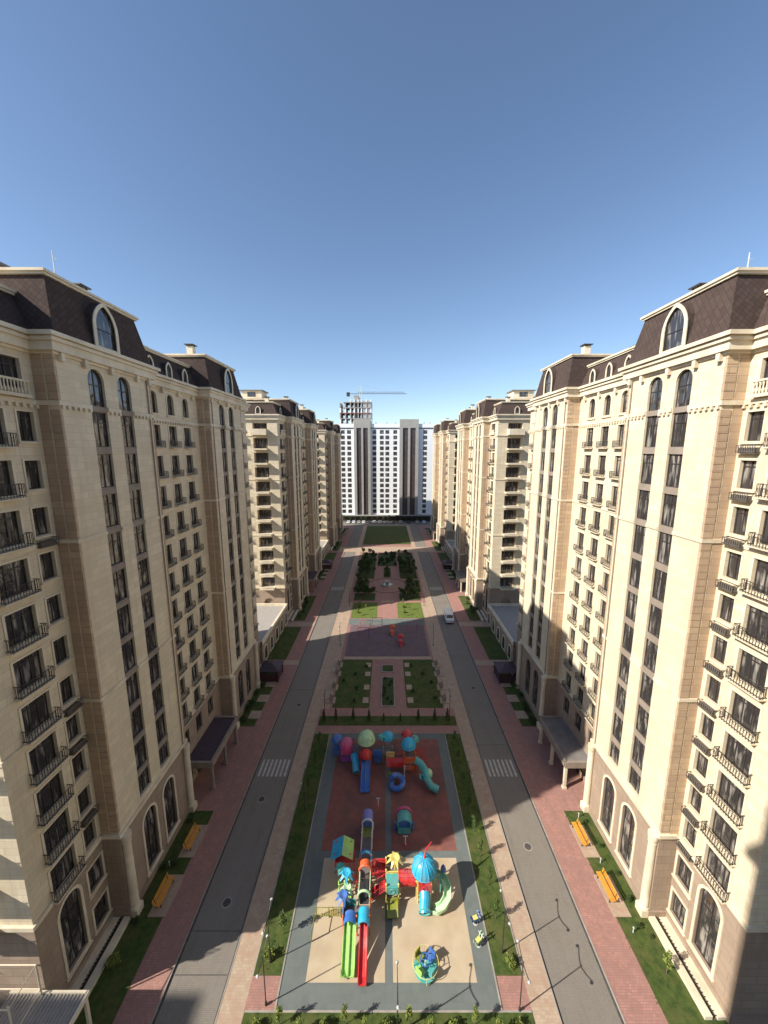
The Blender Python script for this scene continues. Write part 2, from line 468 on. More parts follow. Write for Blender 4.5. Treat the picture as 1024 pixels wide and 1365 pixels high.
# zebra crossings
for xa, xb in ((-16.7, -13.3), (13.6, 17.0)):
    mb = MB(); n_ = 7
    for i in range(n_):
        x = xa + (xb - xa) * i / (n_ - 1)
        mb.box(x - 0.13, x + 0.13, 42.2, 44.9, 0.0, 0.017)
    tag(mb.build('crossing_marking', 'paint'), kind='structure')
    mb = MB()
    for i in range(n_):
        x = xa + (xb - xa) * i / (n_ - 1)
        mb.box(x - 0.13, x + 0.13, 42.2 + P, 44.9 + P, 0.0, 0.017)
    tag(mb.build('crossing_marking', 'paint'), kind='structure')
# thin dark lines across the carriageways
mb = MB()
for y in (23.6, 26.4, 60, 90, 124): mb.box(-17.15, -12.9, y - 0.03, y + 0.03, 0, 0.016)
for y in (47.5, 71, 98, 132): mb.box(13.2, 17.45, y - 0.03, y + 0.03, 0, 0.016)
tag(mb.build('road_line', 'kerbdark'), kind='structure')
# kerbed bench bays let into the beds and lawns
bays = []
for y in (57.0, 60.5, 64.5, 67.5):
    bays += [(-10.2, -8.6, y - 0.8, y + 0.8), (9.1, 10.7, y - 0.8, y + 0.8), (-4.0, -3.0, y - 0.7, y + 0.7), (3.6, 4.6, y - 0.7, y + 0.7)]
for o in (0, P, 2 * P):
    for y in (53.5, 57.5, 61.5):
        bays += [(CX - 22.2, CX - 20.4, y + o - 0.9, y + o + 0.9), (CX + 20.4, CX + 22.2, y + o - 0.9, y + o + 0.9)]
for y in (29.0, 34.0):
    bays += [(CX - 22.0, CX - 20.4, y - 1.7, y + 1.7), (CX + 20.4, CX + 22.0, y - 1.7, y + 1.7)]
slab('bench_bay', 'beige', bays, 0.0, 0.20)
# central planter
slab('planter_bed', 'kerb', [(-0.9, 1.5, 55.4, 63.5), (-0.9, 1.5, 65.0, 67.4)], 0.0, 0.25)
slab('planter_soil', 'cover', [(-0.7, 1.3, 55.6, 63.3), (-0.7, 1.3, 65.2, 67.2)], 0.0, 0.27)

# ---------------------------------------------------------------- windows (shared meshes)
def arc(w, h, n=8):
    r = w / 2
    return [(r * math.cos(t), h / 2 - r + r * math.sin(t)) for t in [math.pi * k / n for k in range(n + 1)]]
def lancet(w, h, n=6):
    r = 0.85 * w; c = w / 2 - r; ta = math.acos((r - w / 2) / r); ha = r * math.sin(ta)
    right = [(c + r * math.cos(ta * k / n), h / 2 - ha + r * math.sin(ta * k / n)) for k in range(n + 1)]
    return right + [(-x, z) for x, z in right[:-1][::-1]]
def outline(w, h, arched):
    if arched == 'point': return [(-w / 2, -h / 2), (w / 2, -h / 2)] + lancet(w, h)
    if not arched: return [(-w / 2, -h / 2), (w / 2, -h / 2), (w / 2, h / 2), (-w / 2, h / 2)]
    return [(-w / 2, -h / 2), (w / 2, -h / 2)] + arc(w, h)
def ring(mb, a, b_, y0, y1):
    n = len(a)
    for k in range(n):
        k2 = (k + 1) % n
        for (p, q) in ((a, b_),):
            mb.face([(p[k][0], y0, p[k][1]), (p[k2][0], y0, p[k2][1]), (q[k2][0], y0, q[k2][1]), (q[k][0], y0, q[k][1])])
        mb.face([(a[k][0], y0, a[k][1]), (a[k2][0], y0, a[k2][1]), (a[k2][0], y1, a[k2][1]), (a[k][0], y1, a[k][1])])
        mb.face([(b_[k][0], y0, b_[k][1]), (b_[k2][0], y0, b_[k2][1]), (b_[k2][0], y1, b_[k2][1]), (b_[k][0], y1, b_[k][1])])
        mb.face([(a[k][0], y1, a[k][1]), (a[k2][0], y1, a[k2][1]), (b_[k2][0], y1, b_[k2][1]), (b_[k][0], y1, b_[k][1])])
WIN = {}
def wintype(key, w, h, arched=False, mull=(0.0,), trans=(0.22,), surround=True, rev=0.28, sw=0.16):
    """window mesh facing -Y: frame in the reveal, pane behind it, moulded surround on the wall face."""
    f = MB(); o = outline(w, h, arched); i_ = outline(w - 0.14, h - 0.14, arched)
    ring(f, o, i_, rev - 0.08, rev)
    for m_ in mull: f.box(m_ * w - 0.035, m_ * w + 0.035, rev - 0.07, rev, -h / 2 + 0.05, h / 2 - (0.1 if not arched else 0.08))
    for t in trans: f.box(-w / 2 + 0.05, w / 2 - 0.05, rev - 0.072, rev - 0.002, h * (0.5 - t) - 0.035, h * (0.5 - t) + 0.035)
    p = MB()
    a = [(x, rev - 0.02, z) for x, z in outline(w - 0.02, h - 0.02, arched)]
    b_ = [(x, rev + 0.02, z) for x, z in outline(w - 0.02, h - 0.02, arched)]
    p.face(a); p.face(b_[::-1])
    n = len(a)
    for k in range(n): p.face([a[k], a[(k + 1) % n], b_[(k + 1) % n], b_[k]])
    s_ = None
    if surround:
        s_ = MB()
        ring(s_, outline(w + 2 * sw, h + 2 * sw, arched), outline(w, h, arched), -0.07, 0.01)
        s_.box(-w / 2 - sw - 0.08, w / 2 + sw + 0.08, -0.16, 0.0, -h / 2 - sw - 0.08, -h / 2 - sw + 0.06)
        s_ = s_.mesh('surround', 'trim')
    WIN[key] = (f.mesh('window', 'frame'), p.mesh('pane', 'pane'), s_, f, p)
wintype('strip', 1.7, 2.8, False, (0.0,), (0.3,), False)
wintype('striptop', 1.7, 2.9, True, (0.0,), (0.42,), False)
wintype('mid', 1.55, 2.25, sw=0.13)
wintype('midarch', 1.3, 2.3, True)
wintype('small', 1.2, 2.0, sw=0.12)
wintype('large', 2.1, 2.3, False, (-0.17, 0.17), (0.22,))
wintype('topwide', 3.4, 2.0, False, (-0.25, 0.0, 0.25), (0.25,))
wintype('tall', 1.9, 6.2, True, (0.0,), (0.3, 0.6), True, sw=0.22)
wintype('basewin', 1.5, 2.3, False)
wintype('loggia', 3.0, 2.3, False, (-0.2, 0.2), (0.25,), False, rev=0.05)
wintype('dorm', 0.85, 1.45, 'point', (0.0,), (), True, sw=0.2, rev=0.10)
wintype('bigdorm', 2.1, 3.15, 'point', (), (0.58,), True, sw=0.32, rev=0.16)

# ---------------------------------------------------------------- balcony meshes (shared), wall at y=0, outwards -Y, floor at z=0
def balcony_mesh(w, d, h, bars, slab_t=0.09):
    s_ = MB(); s_.box(-w / 2, w / 2, -d, 0, -slab_t, 0); s_.box(-w / 2 + 0.1, w / 2 - 0.1, -d + 0.08, 0, -slab_t - 0.05, -slab_t)
    r = MB(); e = 0.05
    path = [(-w / 2 + e, 0), (-w / 2 + e, -d + e), (w / 2 - e, -d + e), (w / 2 - e, 0)]
    for z in (0.12, h):
        r.box(-w / 2 + e - 0.02, -w / 2 + e + 0.02, -d + e, 0, z - 0.02, z + 0.02)
        r.box(w / 2 - e - 0.02, w / 2 - e + 0.02, -d + e, 0, z - 0.02, z + 0.02)
        r.box(-w / 2 + e, w / 2 - e, -d + e - 0.02, -d + e + 0.02, z - 0.02, z + 0.02)
    for k in range(bars + 1):
        x = -w / 2 + e + (w - 2 * e) * k / bars
        r.box(x - 0.014, x + 0.014, -d + e - 0.012, -d + e + 0.012, 0, h)
    for k in range(1, 4):
        for x in (-w / 2 + e, w / 2 - e): r.box(x - 0.012, x + 0.012, -d * k / 4 - 0.012, -d * k / 4 + 0.012, 0, h)
    # scrollwork: small rings between the bars
    for k in range(0, bars, 2):
        x = -w / 2 + e + (w - 2 * e) * (k + 0.5) / bars
        r.tube([(x + 0.07 * math.cos(t), -d + e, h * 0.55 + 0.16 * math.sin(t)) for t in [2 * math.pi * q / 6 for q in range(6)]], 0.014, 4, closed=True)
    return s_.mesh('balcony', 'trim'), r.mesh('railing', 'iron')
BAL_L = balcony_mesh(2.6, 0.55, 0.9, 12)
BAL_M = balcony_mesh(1.85, 0.5, 0.75, 9)
def basket_mesh():
    r = MB(); r.box(-0.7, 0.7, -0.42, 0, -0.05, 0); r.box(-0.62, 0.62, -0.34, -0.02, 0, 0.36)
    for z in (0.08, 0.5):
        r.box(-0.7, 0.7, -0.46, -0.42, z - 0.025, z + 0.025); r.box(-0.7, -0.66, -0.46, 0, z - 0.025, z + 0.025); r.box(0.66, 0.7, -0.46, 0, z - 0.025, z + 0.025)
    for k in range(9):
        x = -0.68 + 1.36 * k / 8; r.box(x - 0.02, x + 0.02, -0.46, -0.43, 0, 0.5)
    return r.mesh('planter_basket', 'iron')
BASKET = basket_mesh(); BASKET.materials.clear(); BASKET.materials.append(M['basket'])
def baluster_mesh(w):
    r = MB(); r.box(-w / 2, w / 2, -0.45, -0.25, 0.9, 1.03); r.box(-w / 2, w / 2, -0.45, -0.25, 0, 0.1)
    n = int(w / 0.22)
    for k in range(n):
        x = -w / 2 + w * (k + 0.5) / n
        r.lathe([(0.045, 0.1), (0.07, 0.3), (0.035, 0.6), (0.06, 0.9)], (x, -0.35, 0), 6)
    r.box(-w / 2, w / 2, -0.5, 0, -0.12, 0)
    return r.mesh('balustrade', 'trim')
BALUS = baluster_mesh(3.7)

# ---------------------------------------------------------------- the apartment blocks
LEN = 46.3
ROWZ = [46.95 - 3.33 * k for k in range(12)]          # centres of the twelve upper storeys
def offset_poly(poly, d):
    """offset a rectilinear polygon (counter-clockwise) outwards by d."""
    n = len(poly); out = []
    for k in range(n):
        p0, p1, p2 = Vector(poly[k - 1]), Vector(poly[k]), Vector(poly[(k + 1) % n])
        e1 = (p1 - p0).normalized(); e2 = (p2 - p1).normalized()
        n1 = Vector((e1.y, -e1.x)); n2 = Vector((e2.y, -e2.x))
        out.append((p1.x + (n1.x + n2.x) * d if abs(n1.x - n2.x) + abs(n1.y - n2.y) > 1e-6 else p1.x + n1.x * d,
                    p1.y + (n1.y + n2.y) * d if abs(n1.x - n2.x) + abs(n1.y - n2.y) > 1e-6 else p1.y + n1.y * d))
    return out

def panel(mb, P3, a0, a1, z0, z1, ops, dep):
    """a wall face in coordinates (a along, d outwards, z) with openings and their reveals."""
    A = sorted({a0, a1} | {o[0] for o in ops} | {o[1] for o in ops})
    Z = sorted({z0, z1} | {o[2] for o in ops} | {o[3] for o in ops})
    for i in range(len(A) - 1):
        run = None
        for j in range(len(Z) - 1):
            am, zm = (A[i] + A[i + 1]) / 2, (Z[j] + Z[j + 1]) / 2
            hole = any(o[0] < am < o[1] and o[2] < zm < o[3] for o in ops)
            if not hole:
                mb.face([P3(A[i], 0, Z[j]), P3(A[i + 1], 0, Z[j]), P3(A[i + 1], 0, Z[j + 1]), P3(A[i], 0, Z[j + 1])])
    for (b0, b1, c0, c1, arch) in ops:
        zt = c1 - (b1 - b0) / 2 if arch else c1
        mb.face([P3(b0, 0, c0), P3(b0, -dep, c0), P3(b0, -dep, zt), P3(b0, 0, zt)])
        mb.face([P3(b1, 0, c0), P3(b1, -dep, c0), P3(b1, -dep, zt), P3(b1, 0, zt)])
        mb.face([P3(b0, 0, c0), P3(b1, 0, c0), P3(b1, -dep, c0), P3(b0, -dep, c0)])
        if arch:
            r = (b1 - b0) / 2; cx_ = (b0 + b1) / 2; n = 8
            pts = [(cx_ + r * math.cos(t), zt + r * math.sin(t)) for t in [math.pi * k / n for k in range(n + 1)]]
            for k in range(n):
                (xa, za), (xb, zb) = pts[k], pts[k + 1]
                mb.face([P3(xa, 0, za), P3(xa, 0, c1), P3(xb, 0, c1), P3(xb, 0, zb)])
                mb.face([P3(xa, 0, za), P3(xb, 0, zb), P3(xb, -dep, zb), P3(xa, -dep, za)])
        else:
            mb.face([P3(b0, 0, c1), P3(b1, 0, c1), P3(b1, -dep, c1), P3(b0, -dep, c1)])
        mb.face([P3(b0, -dep - 0.01, c0), P3(b1, -dep - 0.01, c0), P3(b1, -dep - 0.01, c1), P3(b0, -dep - 0.01, c1)])

def apartment_block(sgn, root):
    """local frame: u along the street (+Y), v outwards from the tower faces towards the street."""
    def W(u, v, z): return (-sgn * v, u, z)          # sgn=-1: left block, street on +X; sgn=+1: right block
    rot = R(90) if sgn < 0 else R(-90)                # turns a mesh facing -Y to face the street
    plan = [(0, -17.2), (LEN, -17.2), (LEN, -1.6), (40, -1.6), (40, 0), (29.3, 0), (29.3, -1.6), (17.0, -1.6), (17.0, 0), (6.3, 0), (6.3, -1.6), (0, -1.6)]
    # plan is (u, v); in (x, y) it must be counter-clockwise
    def xy(poly):
        q = [(-sgn * v, u) for u, v in poly]
        a = sum(q[k - 1][0] * q[k][1] - q[k][0] * q[k - 1][1] for k in range(len(q)))
        return q if a > 0 else q[::-1]
    PL = xy(plan)
    nwin = [0]; extra_f, extra_p = MB(), MB()
    def place_window(kind, c, face='street', zc=0.0):
        """c = position along the face; face: street, or end."""
        f, p, s_, mf, mp_ = WIN[kind]
        if face == 'street': loc = W(c[0], c[1], zc); rz = rot
        elif face == 'near': loc = W(c[0], c[1], zc); rz = 0.0
        else: loc = W(c[0], c[1], zc); rz = R(180)
        if nwin[0] < 100:
            o = inst('window', f, root, loc, rz)
            inst('pane', p, o)
            if s_: inst('surround', s_, o)
            nwin[0] += 1
        else:
            m_ = Matrix.Translation(loc) @ Matrix.Rotation(rz, 4, 'Z')
            for src, dst in ((mf, extra_f), (mp_, extra_p)):
                b0 = len(dst.v)
                dst.v += [tuple(m_ @ Vector(v)) for v in src.v]
                dst.f += [tuple(b0 + i for i in q) for q in src.f]
    walls, base, spand = MB(), MB(), MB()
    ZB = 8.9
    # ---- street side
    def street(v): return lambda a, d, z: W(a, v + d, z)
    wlist = []
    # near recess bay
    for (u0, u1, mirror) in ((0, 6.3, False), (40, LEN, True)):
        ul, us = (2.7, 5.25) if not mirror else (LEN - 2.7, LEN - 5.25)
        ops = []
        for k, z in enumerate(ROWZ):
            if k == 0:
                ut = ul + (1.0 if not mirror else -1.0); ops.append((ut - 1.7, ut + 1.7, z - 0.85, z + 1.15, False)); wlist.append(('topwide', (ut, -1.6), z + 0.15, mirror, 0))
            else:
                ops.append((ul - 1.05, ul + 1.05, z - 1.25, z + 1.05, False)); wlist.append(('large', (ul, -1.6), z - 0.1, mirror, 0))
                ops.append((us - 0.6, us + 0.6, z - 1.0, z + 1.0, False)); wlist.append(('small', (us, -1.6), z, mirror, 0))
        panel(walls, street(-1.6), u0, u1, ZB, 48.6, ops, 0.3)
        ops = [(ul - 0.95, ul + 0.95, 1.6, 7.8, True), (us - 0.75, us + 0.75, 5.2, 7.5, False), (us - 0.75, us + 0.75, 1.4, 3.7, False)]
        wlist += [('tall', (ul, -1.6), 4.7, mirror, 0), ('basewin', (us, -1.6), 6.35, mirror, 0), ('basewin', (us, -1.6), 2.55, mirror, 0)]
        panel(base, street(-1.6), u0, u1, 0, ZB, ops, 0.3)
    # towers with two full-height glazed strips
    for (u0, u1, mirror) in ((6.3, 17.0, False), (29.3, 40.0, True)):
        cs = (u0 + 3.75, u0 + 6.95)
        ops = []
        for c in cs:
            ops.append((c - 0.85, c + 0.85, 9.6, 48.35, True))
            for k, z in enumerate(ROWZ):
                if k == 0: wlist.append(('striptop', (c, 0), 46.9, mirror, 0))
                else:
                    wlist.append(('strip', (c, 0), z + 0.02, mirror, 0))
                zz = 45.46 if k == 0 else z + 0.02 - 1.4
                hh_ = 0.55 if k < 11 else 0
                if k == 0: hh_ = 0.42
                if k < 11:
                    a, b_ = W(c - 0.85, -0.06, zz - hh_ - 0.02), W(c + 0.85, -0.27, zz + 0.02)
                    sp_ = MB(); sp_.box(min(a[0], b_[0]), max(a[0], b_[0]), a[1], b_[1], a[2], b_[2])
                    sp_.box(min(a[0], b_[0]) + (0 if sgn > 0 else 0.02), max(a[0], b_[0]) + (0.05 if sgn < 0 else -0.02), a[1], b_[1], a[2] + 0.1, b_[2] - 0.14)
                    sp_.build('spandrel', 'spandrel', root)
        panel(walls, street(0), u0, u1, ZB, 48.6, ops, 0.3)
        ops = []
        for c in cs:
            ops.append((c - 0.95, c + 0.95, 1.3, 7.5, True)); wlist.append(('tall', (c, 0), 4.4, mirror, 0))
        panel(base, street(0), u0, u1, 0, ZB, ops, 0.3)
        for (u, v0, v1) in ((u0, -1.6, 0), (u1, -1.6, 0)):
            walls.face([W(u, v0, ZB), W(u, v1, ZB), W(u, v1, 48.6), W(u, v0, 48.6)])
            base.face([W(u, v0, 0), W(u, v1, 0), W(u, v1, ZB), W(u, v0, ZB)])
    # middle recess: three columns
    ops = []
    mids = (19.9, 23.1, 26.3)
    for c in mids:
        for k, z in enumerate(ROWZ):
            if k == 0:
                ops.append((c - 0.65, c + 0.65, z - 1.0, z + 1.3, True)); wlist.append(('midarch', (c, -1.6), z + 0.15, False, 0))
            else:
                ops.append((c - 0.775, c + 0.775, z - 1.15, z + 1.1, False)); wlist.append(('mid', (c, -1.6), z - 0.025, False, 0))
    panel(walls, street(-1.6), 17.0, 29.3, ZB, 48.6, ops, 0.3)
    ops = []
    for c in mids:
        ops.append((c - 0.75, c + 0.75, 5.3, 7.6, False)); wlist.append(('basewin', (c, -1.6), 6.45, False, 0))
        ops.append((c - 0.75, c + 0.75, 1.0, 3.3, False)); wlist.append(('basewin', (c, -1.6), 2.15, False, 0))
    panel(base, street(-1.6), 17.0, 29.3, 0, ZB, ops, 0.3)
    # ---- ends with stacked loggias
    bays_ = ((-7.2, -3.9), (-14.4, -11.1))
    lst = []
    for (u, face) in ((0, 'near'), (LEN, 'far')):
        E3 = (lambda a, d, z: W(-d, a, z)) if u == 0 else (lambda a, d, z: W(LEN + d, a, z))
        ops = []
        for (b0, b1) in bays_:
            for k, z in enumerate(ROWZ): ops.append((b0, b1, z - 1.25, z + 1.15, False))
        panel(walls, E3, -17.2, -1.6, ZB, 48.6, ops, 0.9)
        panel(base, E3, -17.2, -1.6, 0, ZB, [(b0 + 0.5, b1 - 0.5, 1.2, 6.2, True) for b0, b1 in bays_], 0.4)
        lst.append((u, face))
    walls.face([W(0, -17.2, ZB), W(LEN, -17.2, ZB), W(LEN, -17.2, 48.6), W(0, -17.2, 48.6)])
    base.face([W(0, -17.2, 0), W(LEN, -17.2, 0), W(LEN, -17.2, ZB), W(0, -17.2, ZB)])
    walls.build('wall', 'stone', root)
    base.build('ground_floor_wall', 'base', root)
    # windows: the ones that show largest first
    def rank(e):
        kind, c, z, mirror, _ = e
        return (c[0] > 28) * 100 + (kind in ('basewin',)) * 5
    wlist.sort(key=rank)
    near_log = [('loggia', (0.85, (b0 + b1) / 2), z - 0.1) for (b0, b1) in bays_[:1] for z in ROWZ]
    for e in wlist[:88]: place_window(e[0], e[1], 'street', e[2])
    for kind, c, z in near_log: place_window(kind, c, 'near', z)
    for e in wlist[88:]: place_window(e[0], e[1], 'street', e[2])
    for z in ROWZ:
        place_window('loggia', (0.85, -12.75), 'near', z - 0.1)
        for (b0, b1) in bays_: place_window('loggia', (LEN - 0.85, (b0 + b1) / 2), 'far', z - 0.1)
    o = extra_f.build('window_frames', 'frame', root); o['kind'] = 'stuff'
    o = extra_p.build('window_panes', 'pane', root); o['kind'] = 'stuff'
    # ---- mouldings
    t = MB()
    for d, z0, z1 in ((0.16, 48.6, 48.8), (0.42, 48.8, 49.4), (0.60, 49.4, 49.62), (0.50, 49.62, 49.7), (0.78, 49.7, 49.98)):
        t.prism(offset_poly(PL, d), z0, z1)
    t.build('cornice', 'trim', root)
    for (u, v) in ((8.9, 0), (11.65, 0), (14.9, 0), (16.6, 0), (6.8, 0), (29.7, 0), (31.9, 0), (34.65, 0), (37.9, 0), (39.6, 0), (18.4, -1.6), (21.5, -1.6), (24.7, -1.6), (27.9, -1.6)):
        t = MB(); a, b_ = W(u - 0.16, v, 0), W(u + 0.16, v + 0.34, 0)
        t.box(min(a[0], b_[0]), max(a[0], b_[0]), a[1], b_[1], 48.2, 48.79); t.build('bracket', 'trim', root)
    for zg in ROWZ[1:]:
        t = MB(); a, b_ = W(17.75, -1.6, 0), W(18.15, -1.45, 0)
        t.box(min(a[0], b_[0]), max(a[0], b_[0]), a[1], b_[1], zg - 0.7, zg + 0.15); t.build('vent_grille', 'basket', root)
    for zb, hh, d in ((45.15, 0.32, 0.14), (35.1, 0.28, 0.10), (21.85, 0.28, 0.10), (8.75, 0.34, 0.18)):
        def piece(x0, x1, y0, y1, dent=False):
            t = MB(); t.box(min(x0, x1), max(x0, x1), min(y0, y1), max(y0, y1), zb, zb + hh)
            return t
        def seg(u0, u1, v, holes=()):
            xs = [u0]
            for h in holes: xs += [h - 0.87, h + 0.87]
            xs.append(u1)
            for k in range(0, len(xs), 2):
                a, b_ = W(xs[k], v, 0), W(xs[k + 1], v + d, 0)
                t = piece(a[0], b_[0], a[1], b_[1])
                if zb > 45:
                    q = xs[k] + 0.2
                    while q < xs[k + 1] - 0.2:
                        a, b_ = W(q, v - 0.05, 0), W(q + 0.2, v + d + 0.05, 0)
                        t.box(min(a[0], b_[0]), max(a[0], b_[0]), a[1], b_[1], zb - 0.24, zb + 0.03)
                        q += 0.5
                t.build('belt_course', 'trim', root)
        hA = (6.3 + 3.75, 6.3 + 6.95) if zb > 9 else ()
        hB = (29.3 + 3.75, 29.3 + 6.95) if zb > 9 else ()
        seg(0 - d, 6.3, -1.6); seg(6.3 - d, 17.0 + d, 0, hA); seg(17.0, 29.3, -1.6); seg(29.3 - d, 40 + d, 0, hB); seg(40, LEN + d, -1.6)
        for u, s2 in ((6.3, -1), (17.0, 1), (29.3, -1), (40.0, 1)):
            a, b_ = W(u, -1.6, 0), W(u + s2 * d, 0, 0)
            piece(a[0], b_[0], a[1], b_[1]).build('belt_course', 'trim', root)
        for (u, s2) in ((0, -1), (LEN, 1)):
            vs = [-17.2, -14.4, -11.1, -7.2, -3.9, -1.6] if zb > 9 else [-17.2, -1.6]
            for k in range(0, len(vs), 2):
                a, b_ = W(u, vs[k], 0), W(u + s2 * d, vs[k + 1], 0)
                piece(a[0], b_[0], a[1], b_[1]).build('belt_course', 'trim', root)
    # plinth
    t = MB(); t.prism(offset_poly(PL, 0.12), 0, 0.9); t.build('plinth', 'base', root)
    # quoins wrapping the tower corners
    for u, s2 in ((6.3, -1), (17.0, 1), (29.3, -1), (40.0, 1)):
        for za, zc_ in ((9.25, 21.8), (22.15, 35.05), (35.4, 44.85), (45.5, 48.5)):
            t = MB(); n_ = round((zc_ - za) / 0.57)
            hgt = (zc_ - za) / n_
            a, b_ = W(u + s2 * 0.03, -0.66, 0), W(u - s2 * 0.12, 0.02, 0)
            t.box(min(a[0], b_[0]), max(a[0], b_[0]), min(a[1], b_[1]), max(a[1], b_[1]), za, zc_)
            for k in range(n_):
                a, b_ = W(u + s2 * 0.055, -0.70, 0), W(u - s2 * 0.14, 0.035, 0)
                t.box(min(a[0], b_[0]), max(a[0], b_[0]), min(a[1], b_[1]), max(a[1], b_[1]), za + k * hgt + 0.03, za + (k + 1) * hgt - 0.03)
            t.build('quoin', 'stone_pink', root)
        # return faces: thin panel with their weaker light painted in, rosier and darker
        t = MB(); a, b_ = W(u, -1.6, 0), W(u + s2 * 0.012, -0.85, 0)
        t.box(min(a[0], b_[0]), max(a[0], b_[0]), min(a[1], b_[1]), max(a[1], b_[1]), 9.1, 48.6)
        t.build('side_panel', 'stone_pink', root)
        # engaged round column at the foot of the corner
        t = MB(); c = W(u - s2 * 0.38, 0.24, 0)
        t.box(c[0] - 0.44, c[0] + 0.44, c[1] - 0.44, c[1] + 0.44, 0, 0.9)
        t.lathe([(0.42, 0.9), (0.42, 1.0), (0.36, 1.1), (0.345, 4), (0.32, 7.8), (0.37, 7.88), (0.34, 7.98), (0.42, 8.4), (0.43, 8.74)], (c[0], c[1], 0), 18)
        t.build('column', 'trim', root, smooth=False)
    # downpipes
    for u in (16.4, 29.9):
        t = MB(); c = W(u, 0.1, 0); t.tube([(c[0], c[1], 0.9), (c[0], c[1], 48.6)], 0.06, 6); t.build('downpipe', 'spandrel', root)
    # ---- balconies, baskets
    for (ul, us) in ((2.7, 5.25), (LEN - 2.7, LEN - 5.25)):
        for k, z in enumerate(ROWZ):
            if k == 0:
                inst('balustrade', BALUS, root, W(ul + (1.0 if ul < 20 else -1.0), -1.6, z - 1.3), rot)
                continue
            o = inst('balcony', BAL_L[0], root, W(ul, -1.6, z - 1.42), rot); inst('railing', BAL_L[1], o)
            if sgn > 0 or k in (3, 7, 8, 10): inst('planter_basket', BASKET, root, W(us, -1.6, z - 1.80), rot)
    for j, c in enumerate(mids):
        for k, z in enumerate(ROWZ):
            if k == 0: continue
            o = inst('balcony', BAL_M[0], root, W(c, -1.6, z - 1.36), rot); inst('railing', BAL_M[1], o)
    # end balconies: projecting slabs with pale fascias
    bs = MB(); bs.box(-1.75, 1.75, -1.35, 0.6, -0.34, 0.0)
    bsm = bs.mesh('balcony', 'trim')
    rl = MB()
    for z in (0.5, 0.95): rl.box(-1.7, 1.7, -1.32, -1.29, z - 0.02, z + 0.02)
    for k in range(15): rl.box(-1.7 + 3.4 * k / 14 - 0.015, -1.7 + 3.4 * k / 14 + 0.015, -1.32, -1.29, 0, 0.95)
    rlm = rl.mesh('railing', 'iron')
    pp = MB(); pp.box(-1.75, 1.75, -1.35, -1.2, 0, 1.0); pp.box(-1.75, -1.6, -1.2, 0, 0, 1.0); pp.box(1.6, 1.75, -1.2, 0, 0, 1.0)
    ppm = pp.mesh('parapet', 'trim')
    for (u, rz) in ((0, 0.0), (LEN, R(180))):
        for (b0, b1) in bays_:
            for k, z in enumerate(ROWZ):
                o = inst('balcony', bsm, root, W(u, (b0 + b1) / 2, z - 1.22), rz)
                inst('parapet' if k == 0 else 'railing', ppm if k == 0 else rlm, o)
    # ---- roofs
    def frustum(u0, u1, v0, v1, z0, z1, ins, name='mansard_roof', back=True):
        t = MB()
        a = [W(u0, v0, z0), W(u1, v0, z0), W(u1, v1, z0), W(u0, v1, z0)]
        b_ = [W(u0 + ins, v0 + ins, z1), W(u1 - ins, v0 + ins, z1), W(u1 - ins, v1 - ins, z1), W(u0 + ins, v1 - ins, z1)]
        for k in range(4): t.face([a[k], a[(k + 1) % 4], b_[(k + 1) % 4], b_[k]])
        t.face(b_)
        r = t.build(name, 'shingle', root)
        c_ = MB()
        q0, q1 = W(u0 + ins - 0.18, v0 + ins - 0.18, z1), W(u1 - ins + 0.18, v1 - ins + 0.18, z1)
        xs, ys = sorted((q0[0], q1[0])), sorted((q0[1], q1[1]))
        c_.box(xs[0], xs[1], ys[0], ys[1], z1, z1 + 0.16)
        c_.box(xs[0] - 0.12, xs[1] + 0.12, ys[0] - 0.12, ys[1] + 0.12, z1 + 0.16, z1 + 0.34)
        c_.build('coping', 'trim', r)
        return r
    frustum(-0.5, LEN + 0.5, -17.6, -1.3, 49.98, 52.5, 1.25)
    for (u0, u1) in ((6.2, 17.1), (29.2, 40.1)):
        frustum(u0, u1, -17.0, 0.35, 49.98, 53.95, 0.8)
        # tall arched dormer: surround, glass and side cheeks
        uc = (u0 + u1) / 2 + (-0.5 if u0 < 10 else 0.3)
        d_ = MB()
        prof = outline(2.6, 3.6, 'point')
        n = len(prof)
        fr = [W(uc + x, 0.44, 51.85 + z) for x, z in prof]; bk = [W(uc + x, -1.0, 51.85 + z) for x, z in prof]
        for k in range(n): d_.face([fr[k], fr[(k + 1) % n], bk[(k + 1) % n], bk[k]])
        d_.face(bk)
        d = d_.build('dormer', 'shingle', root)
        f, p, s_, _, _ = WIN['bigdorm']
        o = W(uc, 0.46, 51.75)
        inst('dormer_window', f, d, o, rot); inst('dormer_pane', p, d, o, rot); inst('dormer_surround', s_, d, o, rot)
    for uc in (2.6, 19.7, 23.1, 26.5, LEN - 2.6):
        d_ = MB(); prof = outline(1.15, 1.75, 'point'); n = len(prof)
        fr = [W(uc + x, -1.42, 50.85 + z) for x, z in prof]; bk = [W(uc + x, -3.0, 50.85 + z) for x, z in prof]
        for k in range(n): d_.face([fr[k], fr[(k + 1) % n], bk[(k + 1) % n], bk[k]])
        d_.face(bk)
        d = d_.build('dormer', 'shingle', root)
        f, p, s_, _, _ = WIN['dorm']; o = W(uc, -1.40, 50.85)
        inst('dormer_window', f, d, o, rot); inst('dormer_pane', p, d, o, rot); inst('dormer_surround', s_, d, o, rot)
